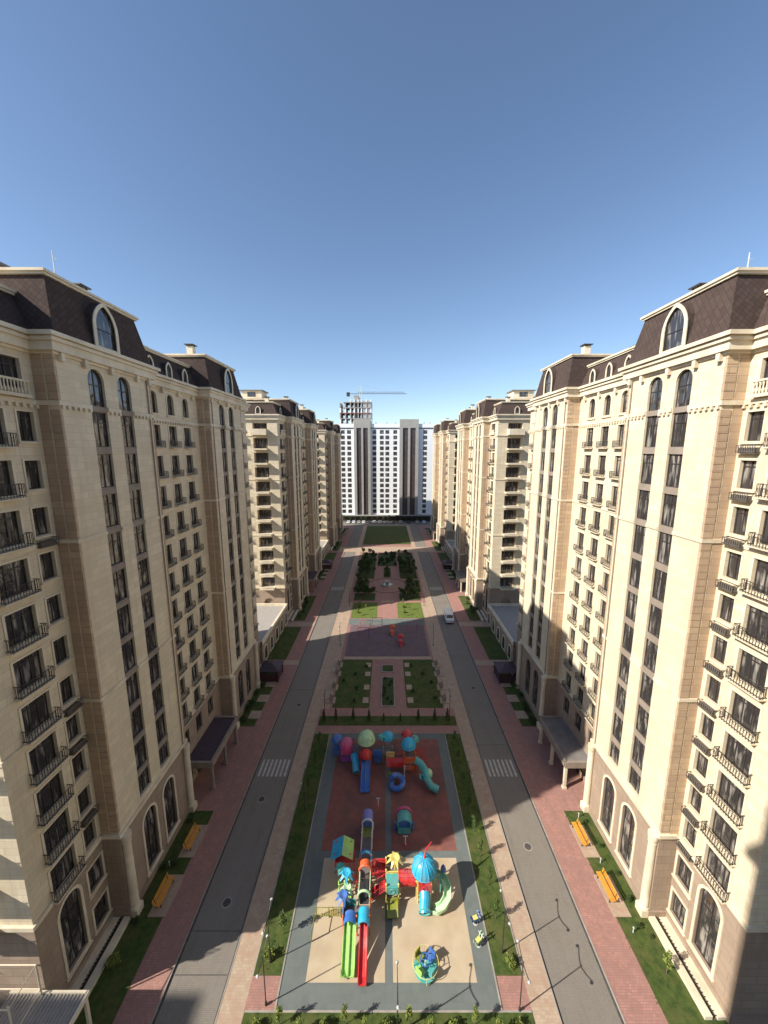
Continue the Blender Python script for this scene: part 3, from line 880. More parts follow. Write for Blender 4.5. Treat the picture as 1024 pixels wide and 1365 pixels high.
    for vc in (-5.6, -12.7):
        d_ = MB(); prof = outline(1.15, 1.75, 'point'); n = len(prof)
        fr = [W(-0.38, vc + x, 50.85 + z) for x, z in prof]; bk = [W(1.2, vc + x, 50.85 + z) for x, z in prof]
        for k in range(n): d_.face([fr[k], fr[(k + 1) % n], bk[(k + 1) % n], bk[k]])
        d_.face(bk)
        d = d_.build('dormer', 'shingle', root)
        f, p, s_, _, _ = WIN['dorm']; o = W(-0.40, vc, 50.85)
        inst('dormer_window', f, d, o, 0); inst('dormer_pane', p, d, o, 0); inst('dormer_surround', s_, d, o, 0)
    # penthouse plant rooms and chimneys
    for (u0, u1, v0, v1, zt) in ((8.6, 12.8, -12.5, -7.5, 56.6), (31.5, 36.5, -12.5, -8.5, 55.2)):
        t = MB(); a, b_ = W(u0, v0, 54.6), W(u1, v1, 0)
        xs = sorted((a[0], b_[0])); t.box(xs[0], xs[1], u0, u1, 54.6, zt - 0.2)
        r = t.build('penthouse', 'trim', root)
        t = MB(); t.box(xs[0] - 0.4, xs[1] + 0.4, u0 - 0.4, u1 + 0.4, zt - 0.2, zt); t.build('penthouse_roof', 'flatroof', r)
        t = MB(); t.box(xs[0] + 1.5, xs[1] - 1.5, u0 - 0.03, u0 + 0.02, 55.0, zt - 0.5); t.build('penthouse_window', 'pane', r)
    for (u, v, zt) in ((12.9, -2.6, 55.6), (20.8, -4.5, 54.4), (31.0, -2.6, 55.7), (25.0, -5.5, 54.0), (37.8, -3.5, 55.6), (3.0, -4.5, 54.2), (43, -6, 54.2)):
        t = MB(); c = W(u, v, 0); z0 = 52.6 if (u < 6.3 or 17 < u < 29.3 or u > 40) else 54.4
        t.box(c[0] - 0.4, c[0] + 0.4, c[1] - 0.4, c[1] + 0.4, z0, zt - 0.25)
        r = t.build('chimney', 'trim', root)
        t = MB(); t.box(c[0] - 0.6, c[0] + 0.6, c[1] - 0.6, c[1] + 0.6, zt - 0.1, zt)
        for dx in (-0.35, 0.35):
            for dy in (-0.35, 0.35): t.box(c[0] + dx - 0.04, c[0] + dx + 0.04, c[1] + dy - 0.04, c[1] + dy + 0.04, zt - 0.25, zt - 0.1)
        t.build('chimney_cap', 'frame', r)
    # ---- entrance portico in the middle recess
    t = MB()
    def bx(mb, u0, u1, v0, v1, z0, z1):
        a, b_ = W(u0, v0, 0), W(u1, v1, 0); mb.box(min(a[0], b_[0]), max(a[0], b_[0]), u0, u1, z0, z1)
    bx(t, 19.3, 26.9, -1.6, 1.5, 3.75, 4.0)
    pr = t.build('portico', 'kiosk' if sgn < 0 else 'flatroof', root)
    t = MB()
    bx(t, 19.1, 27.1, 1.5, 1.8, 3.35, 4.15); bx(t, 19.0, 19.3, -1.6, 1.8, 3.35, 4.15); bx(t, 26.9, 27.2, -1.6, 1.8, 3.35, 4.15)
    t.build('portico_beam', 'spandrel', pr)
    for u in (19.45, 23.1, 26.75):
        t = MB(); bx(t, u - 0.16, u + 0.16, 1.3, 1.62, 0, 3.35); bx(t, u - 0.24, u + 0.24, 1.22, 1.7, 0, 0.4); t.build('portico_column', 'spandrel' if sgn < 0 else 'trim', pr)
    # arched canopy frame above the doors
    t = MB(); bx(t, 21.5, 24.7, -1.58, -1.4, 0.15, 3.2); t.build('entrance_door', 'frame', pr)
    # lightwell kerb along the near recess
    for (ua, ub) in ((0.1, 6.15), (40.15, LEN - 0.1)):
        t = MB(); bx(t, ua, ub, -0.45, 0.1, 0, 0.5); t.build('lightwell_kerb', 'trim', root)
        t = MB(); bx(t, ua, ub, -0.85, -0.45, 0, 0.16); t.build('lightwell', 'kerbdark', root)
        t = MB(); bx(t, ua, ub, -1.48, -0.85, 0, 0.42); t.build('lightwell_sill', 'trim', root)
        t = MB(); u = ua + 0.1
        while u < ub - 0.1: bx(t, u, u + 0.05, -0.86, -0.44, 0.38, 0.41); u += 0.24
        bx(t, ua, ub, -0.67, -0.64, 0.375, 0.405); t.build('lightwell_grating', 'iron', root)

BL = empty('apartment_building', (CX - 23.5, 21, 0), 0, 'cream stone mansard-roofed apartment block in shade nearest on the left, with orange benches below', 'building', 'cream apartment blocks lining the street')
apartment_block(-1, BL)
BR = empty('apartment_building', (CX + 23.5, 21, 0), 0, 'sunlit cream stone mansard-roofed apartment block nearest on the right, with orange benches below', 'building', 'cream apartment blocks lining the street')
apartment_block(1, BR)
index_kids()
for src, k, lab in ((BL, 1, 'second cream apartment block on the left, its near end wall sunlit'),
                    (BL, 2, 'farthest cream apartment block on the left, beside the white tower block'),
                    (BR, 1, 'second cream apartment block on the right, the white van on the road before it'),
                    (BR, 2, 'farthest cream apartment block on the right, beside the white tower block')):
    c = copy_tree(src)
    c.location.y += P * k
    c['label'] = lab

# one-storey annexes closing the gaps between the blocks
def annex(sgn, y0, y1, lab):
    r = empty('annex_building', (CX + sgn * 24.6, y0, 0), 0, lab, 'annex', 'low annexes between the blocks')
    L = y1 - y0; s = sgn
    def xr(a, b): return sorted((s * a, s * b))
    w_ = MB(); x = xr(0, 14); w_.box(x[0], x[1], 0.15, L - 0.15, 0, 4.3); w_.build('wall', 'base', r)
    f_ = MB(); f_.box(x[0] + 0.3, x[1] - 0.3, 0.4, L - 0.4, 4.3, 4.42); f_.build('roof', 'corr', r)
    p_ = MB(); a = xr(-0.12, 0.3); p_.box(a[0], a[1], 0.0, L, 4.3, 5.0); p_.box(x[0], x[1], 0.0, 0.3, 4.3, 5.0); p_.box(x[0], x[1], L - 0.3, L, 4.3, 5.0)
    p_.build('parapet', 'trim', r)
    n = 5
    for k in range(n):
        yc = L * (k + 0.5) / n
        m_ = MB(); prof = outline(1.7, 2.8, True)
        fr = [(-s * 0.06, yc + px, 1.9 + pz) for px, pz in prof]; bk = [(s * 0.0, yc + px, 1.9 + pz) for px, pz in prof]
        m_.face(fr)
        for q in range(len(fr)): m_.face([fr[q], fr[(q + 1) % len(fr)], bk[(q + 1) % len(fr)], bk[q]])
        wd = m_.build('window', 'pane', r)
        m_ = MB(); rot = R(90) if s < 0 else R(-90)
        ring(m_, outline(2.1, 3.2, True), outline(1.7, 2.8, True), -0.14, 0.0)
        o = m_.build('surround', 'trim', wd); o.location = (0, yc, 1.9); o.rotation_euler = (0, 0, rot)
for k in range(2):
    annex(-1, 67.5 + k * P, 86.3 + k * P, ('low arched annex between the first and second left blocks', 'low arched annex between the second and third left blocks')[k])
    annex(1, 67.5 + k * P, 86.3 + k * P, ('low arched annex between the first and second right blocks', 'low arched annex between the second and third right blocks')[k])

# the block the photograph is taken from, and one farther back: they shade the near ends
def plain_block(x0, x1, y0, y1, h, lab):
    r = empty('apartment_building', ((x0 + x1) / 2, (y0 + y1) / 2, 0), 0, lab, 'building')
    W_, D_ = (x1 - x0) / 2, (y1 - y0) / 2
    m_ = MB(); m_.box(-W_, W_, -D_, D_, 0, h - 4.5); m_.build('wall', 'stone', r)
    m_ = MB(); m_.box(-W_ - 0.6, W_ + 0.6, -D_ - 0.6, D_ + 0.6, h - 4.5, h - 3.9); m_.build('cornice', 'trim', r)
    m_ = MB(); m_.box(-W_, W_, -D_, D_, h - 3.9, h); m_.build('roof', 'shingle', r)
    n = int(2 * W_ / 4)
    for k in range(n):
        for j in range(12):
            if k * 12 + j >= 96: break
            xx = -W_ + 2 * W_ * (k + 0.5) / n
            f, p, s_, _, _ = WIN['mid']
            o = inst('window', f, r, (xx, D_ - 0.24 + 0.02 + 0.1, h - 7 - 3.33 * j), R(180)); inst('pane', p, o); inst('surround', s_, o)
plain_block(-27.9, 27, -18, -1.4, 60, 'cream apartment block behind the viewpoint, closing the street')
plain_block(-130, -84, -22, -7, 54, 'cream apartment block far behind the viewpoint on the left')

# ---------------------------------------------------------------- the white block at the end, and what stands behind it
def end_block():
    Y = 220
    r = empty('tower_block', (0, Y, 0), 0, 'long white and grey tower block closing the far end of the street', 'building')
    m_ = MB()
    for (x0, x1) in ((-27.3, -18.7), (-9.1, 7.7), (18.7, 27.3)): m_.box(x0, x1, 0, 14, 3.5, 56.4)
    wl = m_.build('wall', 'white', r)
    m_ = MB()
    for (x0, x1) in ((-27.5, -18.7), (-9.1, 7.7), (18.7, 27.5)): m_.box(x0, x1, -0.5, 0.2, 54.8, 57.0)
    m_.build('parapet', 'white', wl)
    for (x0, x1) in ((-27.4, -18.7), (-9.1, 7.7), (18.7, 27.4)):
        m_ = MB(); m_.box(x0, x1, -0.06, 0.1, 54.25, 54.8); m_.build('dark_band_panel', 'darkclad', wl)  # dark band along the wall below the parapet
    for (x0, x1) in ((-18.7, -9.1), (7.8, 18.7)):
        m_ = MB(); wd = (x1 - x0)
        a = wd * 0.16; b_ = wd * 0.28; gap = wd - 2 * a - 2 * b_
        cols = ((x0, x0 + a), (x0 + a + b_, x1 - a - b_), (x1 - a, x1))
        for (p, q) in cols: m_.box(p, q, -1.4, 14, 3.5, 54.6)
        m_.box(x0, x1, -1.4, 14, 54.6, 59.5)
        t_ = m_.build('stair_tower', 'greyclad', r)
        for (p, q) in ((x0 + a, x0 + a + b_), (x1 - a - b_, x1 - a)):
            g_ = MB(); g_.box(p, q, -0.9, 14, 3.5, 54.6); gl = g_.build('glazed_strip', 'darkclad', t_)
    m_ = MB(); m_.box(-27, 27, 0.4, 13.6, 0, 3.5); m_.build('ground_floor', 'frame', r)
    m_ = MB(); m_.box(-27.6, 27.6, -2.2, 0.3, 3.3, 3.9); m_.build('canopy', 'greyclad', r)
    # windows
    f = MB(); f.box(-1.1, 1.1, -0.04, 0.0, -1.05, 1.05); fm = f.mesh('window', 'frame')
    p = MB(); p.box(-1.02, 1.02, -0.07, -0.04, -0.97, 0.97); pm = p.mesh('pane', 'pane')
    n = 0; ef = MB(); ep = MB()
    for x in (-25.2, -21.6, -6.9, -2.6, 0.6, 5.2, 22.6):
        for k in range(16):
            z = 52.4 - 3.1 * k
            if n < 100:
                o = inst('window', fm, r, (x, 0, z)); inst('pane', pm, o)
            else:
                for src, dst in ((f, ef), (p, ep)):
                    b0 = len(dst.v); dst.v += [(v[0] + x, v[1], v[2] + z) for v in src.v]; dst.f += [tuple(b0 + i for i in q) for q in src.f]
            n += 1
    ef.build('window_frames', 'frame', r)['kind'] = 'stuff'
    ep.build('window_panes', 'pane', r)['kind'] = 'stuff'
    for x in (-24, -20, -6, 0.5, 5.5, 22, 25.5):
        m_ = MB(); m_.box(x - 0.3, x + 0.3, 2, 2.6, 56.4, 58.0); m_.build('vent', 'concrete', r)
end_block()
def shell():
    r = empty('unfinished_tower', (-24, 300, 0), 0, 'unfinished concrete tower frame rising behind the white tower block', 'building')
    m_ = MB(); m_.box(-12.5, 12.5, 0, 18, 0, 58)
    m_.build('lower_storeys', 'concrete', r)
    for k in range(6):
        z = 58 + 4.1 * k
        m_ = MB(); m_.box(-12.5 + (k > 3) * 3, 12.5, 0, 18, z, z + 0.6); m_.build('floor_slab', 'concrete' if k != 3 else 'brickred', r)
        if k < 5 or True:
            m_ = MB()
            for x in (-12, -8, -4, -1, 2, 4.6, 8.5, 12):
                if k >= 5 and x < -4: continue
                m_.box(x - 0.45, x + 0.45, 0.2, 17, z + 0.6, z + (4.1 if k < 5 else 2.5))
            m_.build('column_row', 'white' if k % 2 else 'concrete', r)
    m_ = MB(); m_.box(5.6, 11.8, 0.6, 10, 58.6, 80); m_.build('core_infill', 'carsilver', r)
    m_ = MB(); m_.box(-1.5, 2.0, 3, 17, 58, 84.5); m_.build('lift_core', 'concrete', r)
shell()
def crane():
    r = empty('tower_crane', (-20.5, 312, 0), 0, 'thin tower crane with a long horizontal jib behind the unfinished tower', 'crane')
    m_ = MB()
    for dx in (-0.7, 0.7):
        for dy in (-0.7, 0.7): m_.tube([(dx, dy, 0), (dx, dy, 90)], 0.12, 4)
    for k in range(36): m_.tube([(-0.7, -0.7, k * 2.5), (0.7, -0.7, k * 2.5 + 2.5)], 0.08, 3)
    m_.build('mast', 'p_yellow', r)
    m_ = MB()
    for dx in (0, 1.0): m_.tube([(-11, dx, 87), (37, dx, 87)], 0.12, 4)
    m_.tube([(-3, 0.5, 88.3), (35, 0.5, 88.3)], 0.12, 4)
    for k in range(24): m_.tube([(-2 + k * 1.55, 0, 87), (-1.2 + k * 1.55, 0.5, 88.3), (-0.45 + k * 1.55, 1, 87)], 0.06, 3)
    m_.build('jib', 'burg', r)
    m_ = MB(); m_.box(-11.5, -9, -0.6, 1.6, 85, 88); m_.build('counterweight', 'frame', r)
    m_ = MB(); m_.tube([(0, 0, 90), (0, 0, 94)], 0.3, 5, 0.1); m_.tube([(0, 0, 94), (25, 0.5, 88.3)], 0.05, 3); m_.tube([(0, 0, 94), (-10, 0.5, 87)], 0.05, 3); m_.build('tie_bar', 'p_white', r)
crane()
def antenna(x, y, z, h, lab):
    m_ = MB(); m_.tube([(0, 0, 0), (0, 0, h)], 0.035, 5); m_.tube([(-0.25, 0, 0), (0, 0, 1.0)], 0.02, 4); m_.tube([(0.25, 0, 0), (0, 0, 1.0)], 0.02, 4)
    m_.tube([(0, 0, h * 0.75), (0.35, 0, h * 0.75)], 0.02, 4)
    o = m_.build('roof_mast', 'p_white'); o.location = (x, y, z)
    tag(o, lab, 'mast')
antenna(CX - 25.6, 31.0, 54.6, 2.3, 'thin white mast on the roof of the nearest left block')
antenna(CX + 25.8, 29.4, 54.3, 1.7, 'thin white mast on the roof of the nearest right block')

# ---------------------------------------------------------------- street furniture
def bench_src(matn):
    r = empty('bench', (0, 0, 0))
    s_ = MB()
    for k in range(4): s_.box(-0.18 + k * 0.13 - 0.05, -0.18 + k * 0.13 + 0.05, -1.25, 1.25, 0.42, 0.46)
    s_.build('seat', matn, r)
    b_ = MB()
    for k in range(3): b_.obox((0.36 + 0.04 * k, 0, 0.58 + 0.15 * k), 0.035, 2.5, 0.11)
    b_.build('backrest', matn, r)
    for y in (-1.0, 1.0):
        l_ = MB(); l_.box(-0.22, 0.30, y - 0.04, y + 0.04, 0.34, 0.42); l_.box(-0.2, -0.14, y - 0.04, y + 0.04, 0, 0.36); l_.box(0.22, 0.28, y - 0.04, y + 0.04, 0, 0.36)
        l_.tube([(0.27, y, 0.36), (0.42, y, 0.98)], 0.025, 5)
        l_.build('leg', 'iron', r)
    return r
b0 = bench_src('orange'); index_kids()
bl = [(-21.05, 29.0, 180, 'orange slatted bench in shade by the left lawn, nearer of the two'),
      (-20.9, 34.0, 180, 'orange slatted bench in shade by the left lawn, farther of the two'),
      (21.1, 29.4, 0, 'sunlit orange slatted bench by the right lawn, nearer of the two'),
      (21.1, 34.4, 0, 'sunlit orange slatted bench by the right lawn, farther of the two')]
for i, (x, y, a, lab) in enumerate(bl):
    o = b0 if i == 0 else copy_tree(b0)
    o.location = (x, y, 0.2); o.rotation_euler = (0, 0, R(a))
    tag(o, lab, 'bench', 'orange benches beside the pavements')
b1 = bench_src('bark'); index_kids()
first = True
for i, y in enumerate((57.0, 60.5, 64.5, 67.5)):
    for x, a in ((-9.2, 180), (9.7, 0)):
        o = b1 if first else copy_tree(b1); first = False
        o.location = (x, y, 0.2); o.rotation_euler = (0, 0, R(a)); o.scale = (0.8, 0.6, 0.9)
        tag(o, '%s small brown bench from the front at the %s edge of the garden beds' % (('first', 'second', 'third', 'fourth')[i], 'left' if a else 'right'), 'bench', 'brown benches round the garden beds')

def lamp_src():
    r = empty('street_lamp', (0, 0, 0))
    p = MB(); p.lathe([(0.10, 0), (0.10, 0.25), (0.045, 0.35), (0.035, 4.6)], (0, 0, 0), 8); p.build('pole', 'iron', r)
    for s in (-1, 1):
        a = MB(); a.tube([(0, 0, 4.5), (0, s * 0.5, 4.62), (0, s * 1.05, 4.85)], 0.035, 5); ar = a.build('arm', 'iron', r)
        h = MB(); h.lathe([(0.02, 0.0), (0.09, 0.02), (0.12, 0.07), (0.07, 0.14), (0.02, 0.17)], (0, s * 1.12, 4.72), 10); h.build('lamp_head', 'lampglass', ar)
    return r
l0 = lamp_src(); index_kids()
lamps = [(-9.2, 21.9, 'in the pink square at the left front corner of the playground'),
         (10.1, 21.6, 'in the pink square at the right front corner of the playground'),
         (0.8, 20.4, 'standing alone in the front lawn before the playground'),
         (-9.6, 24.3, 'in the left grass strip just behind the bottom left bush'),
         (9.8, 24.9, 'in the right grass strip just behind the bottom right bush'),
         (-9.6, 37.5, 'halfway along the shaded left grass strip'),
         (9.9, 38.5, 'halfway along the right grass strip'),
         (-9.6, 52.2, 'at the left end of the conifer strip'), (9.9, 52.2, 'at the right end of the conifer strip'),
         (-10.0, 75, 'left of the mauve court'), (10.2, 75, 'right of the mauve court'),
         (-10.0, 96, 'left of the sunlit lawn patch'), (10.3, 96, 'right of the sunlit lawn patch')]
for i, (x, y, d) in enumerate(lamps):
    o = l0 if i == 0 else copy_tree(l0)
    o.location = (x, y, 0.12)
    tag(o, 'black double-armed street lamp ' + d, 'street lamp', 'double-armed street lamps')

def garden_light(x, y, d):
    r = empty('garden_light', (x, y, 0.15), 0, 'short white bollard light ' + d, 'light', 'short lawn lights')
    r.scale = (0.75, 0.75, 0.75)
    m_ = MB(); m_.lathe([(0.06, 0), (0.05, 0.6)], (0, 0, 0), 8); m_.build('post', 'p_white', r)
    m_ = MB(); m_.lathe([(0.04, 0.6), (0.11, 0.66), (0.11, 0.78), (0.03, 0.84)], (0, 0, 0), 10); m_.build('lamp_head', 'lampglass', r)
for x, y, d in ((22.2, 36.6, 'at the far end of the near right lawn'), (22.0, 31.8, 'between the two right benches'), (21.7, 26.2, 'just nearer than the right benches'), (-22.1, 31.5, 'between the two left benches')):
    garden_light(x, y, d)

# low dark-roofed bin shelters
def kiosk(x, y, lab):
    r = empty('bin_shelter', (x, y, 0.1), 0, lab, 'shelter', 'dark hipped bin shelters on the side lawns')
    m_ = MB()
    a = [(-1.9, -1.9, 2.3), (1.9, -1.9, 2.3), (1.9, 1.9, 2.3), (-1.9, 1.9, 2.3)]; t = [(-0.3, -0.3, 3.1), (0.3, -0.3, 3.1), (0.3, 0.3, 3.1), (-0.3, 0.3, 3.1)]
    for k in range(4): m_.face([a[k], a[(k + 1) % 4], t[(k + 1) % 4], t[k]])
    m_.face(t); m_.face([(p[0], p[1], 2.2) for p in a][::-1])
    for k in range(4): m_.face([a[k], a[(k + 1) % 4], (a[(k + 1) % 4][0], a[(k + 1) % 4][1], 2.2), (a[k][0], a[k][1], 2.2)])
    m_.build('roof', 'kiosk', r)
    m_ = MB(); m_.box(-1.6, 1.6, -1.55, -1.5, 0.1, 1.6); m_.box(-1.6, -1.55, -1.5, 1.6, 0.1, 1.6); m_.box(1.55, 1.6, -1.5, 1.6, 0.1, 1.6); m_.build('side_panel', 'burg', r)
    for sx in (-1.65, 1.65):
        for sy in (-1.65, 1.65):
            m_ = MB(); m_.box(sx - 0.05, sx + 0.05, sy - 0.05, sy + 0.05, 0, 2.25); m_.build('post', 'iron', r)
for k in range(2):
    kiosk(-21.4, 63.6 + k * P, ('dark hip-roofed shelter on the left lawn before the first annex', 'dark hip-roofed shelter on the far left lawn')[k])
    kiosk(22.2, 63.2 + k * P, ('dark hip-roofed shelter on the right lawn before the first annex', 'dark hip-roofed shelter on the far right lawn')[k])

# grey roofed pavilion and white steel frames at the near left corner
def near_left():
    r = empty('pavilion', (-24.6, 20.0, 0), 0, 'grey ribbed roof of a low pavilion at the bottom left corner of the picture', 'pavilion')
    m_ = MB(); m_.box(-2.6, 2.9, -4.5, 0.9, 3.0, 3.1)
    for k in range(22): m_.box(-2.6 + k * 0.26, -2.52 + k * 0.26, -4.5, 0.9, 3.1, 3.16)
    m_.build('roof', 'corr', r)
    m_ = MB(); m_.box(-2.7, 3.0, 0.85, 1.0, 2.9, 3.25); m_.box(2.85, 3.0, -4.5, 0.85, 2.9, 3.25); m_.build('fascia', 'trim', r)
    for x in (-2.5, 2.8):
        for y in (-4.3, 0.8):
            m_ = MB(); m_.box(x - 0.1, x + 0.1, y - 0.1, y + 0.1, 0, 3.0); m_.build('post', 'trim', r)
    r = empty('steel_frame', (-26.6, 20.6, 0), 0, 'white welded steel frame standing against the end wall of the left block', 'frame')
    m_ = MB()
    for z in (3.4, 5.6): m_.tube([(-4, -1.8, z), (1.7, -1.8, z), (1.7, 0.2, z + 0.3), (-4, 0.2, z + 0.3)], 0.05, 5, closed=True)
    m_.tube([(-4, -1.8, 3.4), (-1.2, -1.8, 5.6), (1.7, -1.8, 3.4)], 0.04, 5)
    m_.build('rail', 'trim', r)
    for x in (-4, 1.7):
        for y in (-1.8, 0.2):
            m_ = MB(); m_.tube([(x, y, 0), (x, y, 5.9)], 0.06, 6); m_.build('post', 'trim', r)
near_left()

# ---------------------------------------------------------------- vehicles
def van():
    r = empty('van', (15.6, 87.5, 0), 0, 'white van driving on the right-hand road in the shade', 'van')
    prof = [(-2.4, 0.45), (-2.4, 1.1), (-1.95, 1.35), (-1.35, 2.1), (-1.1, 2.2), (2.35, 2.2), (2.45, 1.9), (2.45, 0.45)]
    m_ = MB(); n = len(prof)
    def sec(x, k=1.0): return [(x, y, z) for y, z in prof]
    L = [(-0.95 * (0.92 if z > 1.4 else 1), y, z) for y, z in prof]; Rr = [(0.95 * (0.92 if z > 1.4 else 1), y, z) for y, z in prof]
    m_.face(L[::-1]); m_.face(Rr)
    for k in range(n): m_.face([L[k], L[(k + 1) % n], Rr[(k + 1) % n], Rr[k]])
    m_.build('body', 'carwhite', r)
    m_ = MB(); m_.face([(-0.8, -1.93, 1.42), (0.8, -1.93, 1.42), (0.72, -1.43, 2.03), (-0.72, -1.43, 2.03)]); m_.build('windscreen', 'carglass', r)
    for s in (-1, 1):
        m_ = MB(); m_.face([(s * 0.93, -1.5, 1.35), (s * 0.93, -0.4, 1.35), (s * 0.89, -0.4, 1.95), (s * 0.89, -1.2, 1.95)]); m_.build('side_window', 'carglass', r)
        m_ = MB(); m_.box(s * 0.75 - 0.15, s * 0.75 + 0.15, -2.43, -2.38, 0.8, 1.0); m_.build('headlight', 'lampglass', r)
        for y in (-1.5, 1.5):
            m_ = MB(); m_.tube([(s * 0.72, y, 0.35), (s * 0.97, y, 0.35)], 0.35, 14); wl = m_.build('wheel', 'tyre', r)
            m_ = MB(); m_.tube([(s * 0.95, y, 0.35), (s * 0.985, y, 0.35)], 0.2, 10); m_.build('rim', 'carsilver', wl)
van()
def car_src(paint):
    r = empty('parked_car', (0, 0, 0))
    m_ = MB()
    low = [(-2.1, 0.35), (-2.15, 0.75), (-1.2, 0.95), (1.6, 0.98), (2.1, 0.9), (2.15, 0.4)]
    top = [(-1.15, 0.95), (-0.55, 1.42), (0.95, 1.42), (1.55, 0.98)]
    for prof, w_ in ((low, 0.88), (top, 0.72)):
        L = [(-w_, y, z) for y, z in prof]; Rr = [(w_, y, z) for y, z in prof]; n = len(prof)
        m_.face(L[::-1]); m_.face(Rr)
        for k in range(n): m_.face([L[k], L[(k + 1) % n], Rr[(k + 1) % n], Rr[k]])
    m_.build('body', paint, r)
    m_ = MB(); m_.face([(-0.62, -1.12, 1.0), (0.62, -1.12, 1.0), (0.6, -0.62, 1.38), (-0.6, -0.62, 1.38)])
    for s in (-1, 1): m_.face([(s * 0.73, -0.95, 1.02), (s * 0.73, 1.35, 1.02), (s * 0.725, 0.85, 1.36), (s * 0.725, -0.5, 1.36)])
    m_.build('windows', 'carglass', r)
    for s in (-1, 1):
        for y in (-1.3, 1.3):
            m_ = MB(); m_.tube([(s * 0.7, y, 0.32), (s * 0.9, y, 0.32)], 0.32, 10); m_.build('wheel', 'tyre', r)
    return r
srcs = [car_src('carwhite'), car_src('cardark'), car_src('carsilver')]; index_kids()
used = set()
clist = [(-22, 0), (-19, 0), (-16, 2), (-13.2, 0), (-10, 1), (-7, 0), (-3.5, 0), (0, 2), (4, 1), (8.5, 2), (13, 1), (18, 2), (22, 0)]
cn = ('white', 'dark', 'silver')
pos = ('leftmost', 'second from the left', 'third from the left', 'fourth from the left', 'fifth from the left', 'sixth from the left', 'just left of the middle', 'in the middle', 'sixth from the right', 'fifth from the right', 'fourth from the right', 'third from the right', 'rightmost but one')
for i, (x, k) in enumerate(clist):
    if k not in used: o = srcs[k]; used.add(k)
    else: o = copy_tree(srcs[k])
    o.location = (x, 213.5, 0.01)
    lab = pos[i] if i < 12 else 'rightmost'
    if i == 11: lab = 'second from the right'
    tag(o, cn[k] + ' car parked before the white tower block, ' + lab + ' in the row', 'car', 'cars parked before the tower block')

# ---------------------------------------------------------------- plants
def leaf_cloud(mb, c, rx, ry, rz, n, size, rnd, shell=0.55):
    for _ in range(n):
        while True:
            p = Vector((rnd.uniform(-1, 1), rnd.uniform(-1, 1), rnd.uniform(-1, 1)))
            if shell < p.length < 1: break
        k = 0.82 + 0.18 * math.sin(p.x * 5 + p.y * 7 + c[0])
        q = Vector((c[0] + p.x * rx * k, c[1] + p.y * ry * k, c[2] + p.z * rz * k))
        a = Vector((rnd.gauss(0, 1), rnd.gauss(0, 1), rnd.gauss(0, 1))).normalized()
        b_ = a.cross(Vector((rnd.gauss(0, 1), rnd.gauss(0, 1), rnd.gauss(0, 1)))).normalized()
        s = size * rnd.uniform(0.6, 1.3)
        mb.face([q - a * s, q - b_ * s * 0.6, q + a * s, q + b_ * s * 0.6])
def plant_src(kind, seed, mat):
    rnd = random.Random(seed)
    cr, tr = MB(), MB()
    if kind == 'bush':
        for _ in range(4): leaf_cloud(cr, (rnd.uniform(-0.2, 0.2), rnd.uniform(-0.2, 0.2), rnd.uniform(0.35, 0.6)), 0.42, 0.42, 0.4, 110, 0.09, rnd, 0.3)
        for k in range(4): tr.tube([(0, 0, 0), (rnd.uniform(-0.2, 0.2), rnd.uniform(-0.2, 0.2), 0.5)], 0.02, 4)
    elif kind == 'sapling':
        tr.tube([(0, 0, 0), (0.02, 0.01, 0.8), (-0.02, 0.02, 2.1)], 0.035, 5, 0.012)
        for _ in range(5):
            a = rnd.uniform(0, 6.28); z = rnd.uniform(0.9, 1.8)
            tr.tube([(0, 0, z - 0.2), (0.22 * math.cos(a), 0.22 * math.sin(a), z + 0.15)], 0.012, 4)
            leaf_cloud(cr, (0.16 * math.cos(a), 0.16 * math.sin(a), z + 0.1), 0.26, 0.26, 0.36, 60, 0.07, rnd, 0.2)
        leaf_cloud(cr, (0, 0, 1.95), 0.2, 0.2, 0.4, 60, 0.07, rnd, 0.1)
    elif kind == 'conifer':
        tr.tube([(0, 0, 0), (0, 0, 1.9)], 0.05, 5, 0.015)
        for k in range(14):
            z = 0.25 + 1.85 * k / 14; r = 0.42 * (1 - k / 14.5) + 0.03
            leaf_cloud(cr, (0, 0, z), r, r, 0.16, 46, 0.075, rnd, 0.5)
    elif kind == 'tree':
        tr.tube([(0, 0, 0), (0.05, 0.03, 1.2), (0.0, 0.08, 2.6)], 0.09, 6, 0.04)
        for _ in range(8):
            a = rnd.uniform(0, 6.28); z = rnd.uniform(1.9, 3.2); d = rnd.uniform(0.3, 0.8)
            tr.tube([(0, 0.05, z - 0.7), (d * math.cos(a), d * math.sin(a), z)], 0.03, 4)
            leaf_cloud(cr, (d * math.cos(a), d * math.sin(a), z), 0.6, 0.6, 0.5, 120, 0.12, rnd, 0.3)
    return cr.mesh('crown', mat), tr.mesh('trunk', 'bark')
PL_ = {}
for kind, mat, n in (('bush', 'leafy', 2), ('bush', 'leafm', 2), ('bush', 'leafd', 2), ('sapling', 'leafm', 3), ('sapling', 'leafy', 2), ('conifer', 'leafd', 2), ('tree', 'leafd', 3), ('tree', 'leafm', 2)):
    for k in range(n): PL_.setdefault((kind, mat), []).append(plant_src(kind, hash((len(kind), len(mat), k)) % 999 + k, mat))
ORD = ('first', 'second', 'third', 'fourth', 'fifth', 'sixth', 'seventh', 'eighth', 'ninth', 'tenth', 'eleventh', 'twelfth', 'thirteenth', 'fourteenth', 'fifteenth', 'sixteenth', 'seventeenth', 'eighteenth')
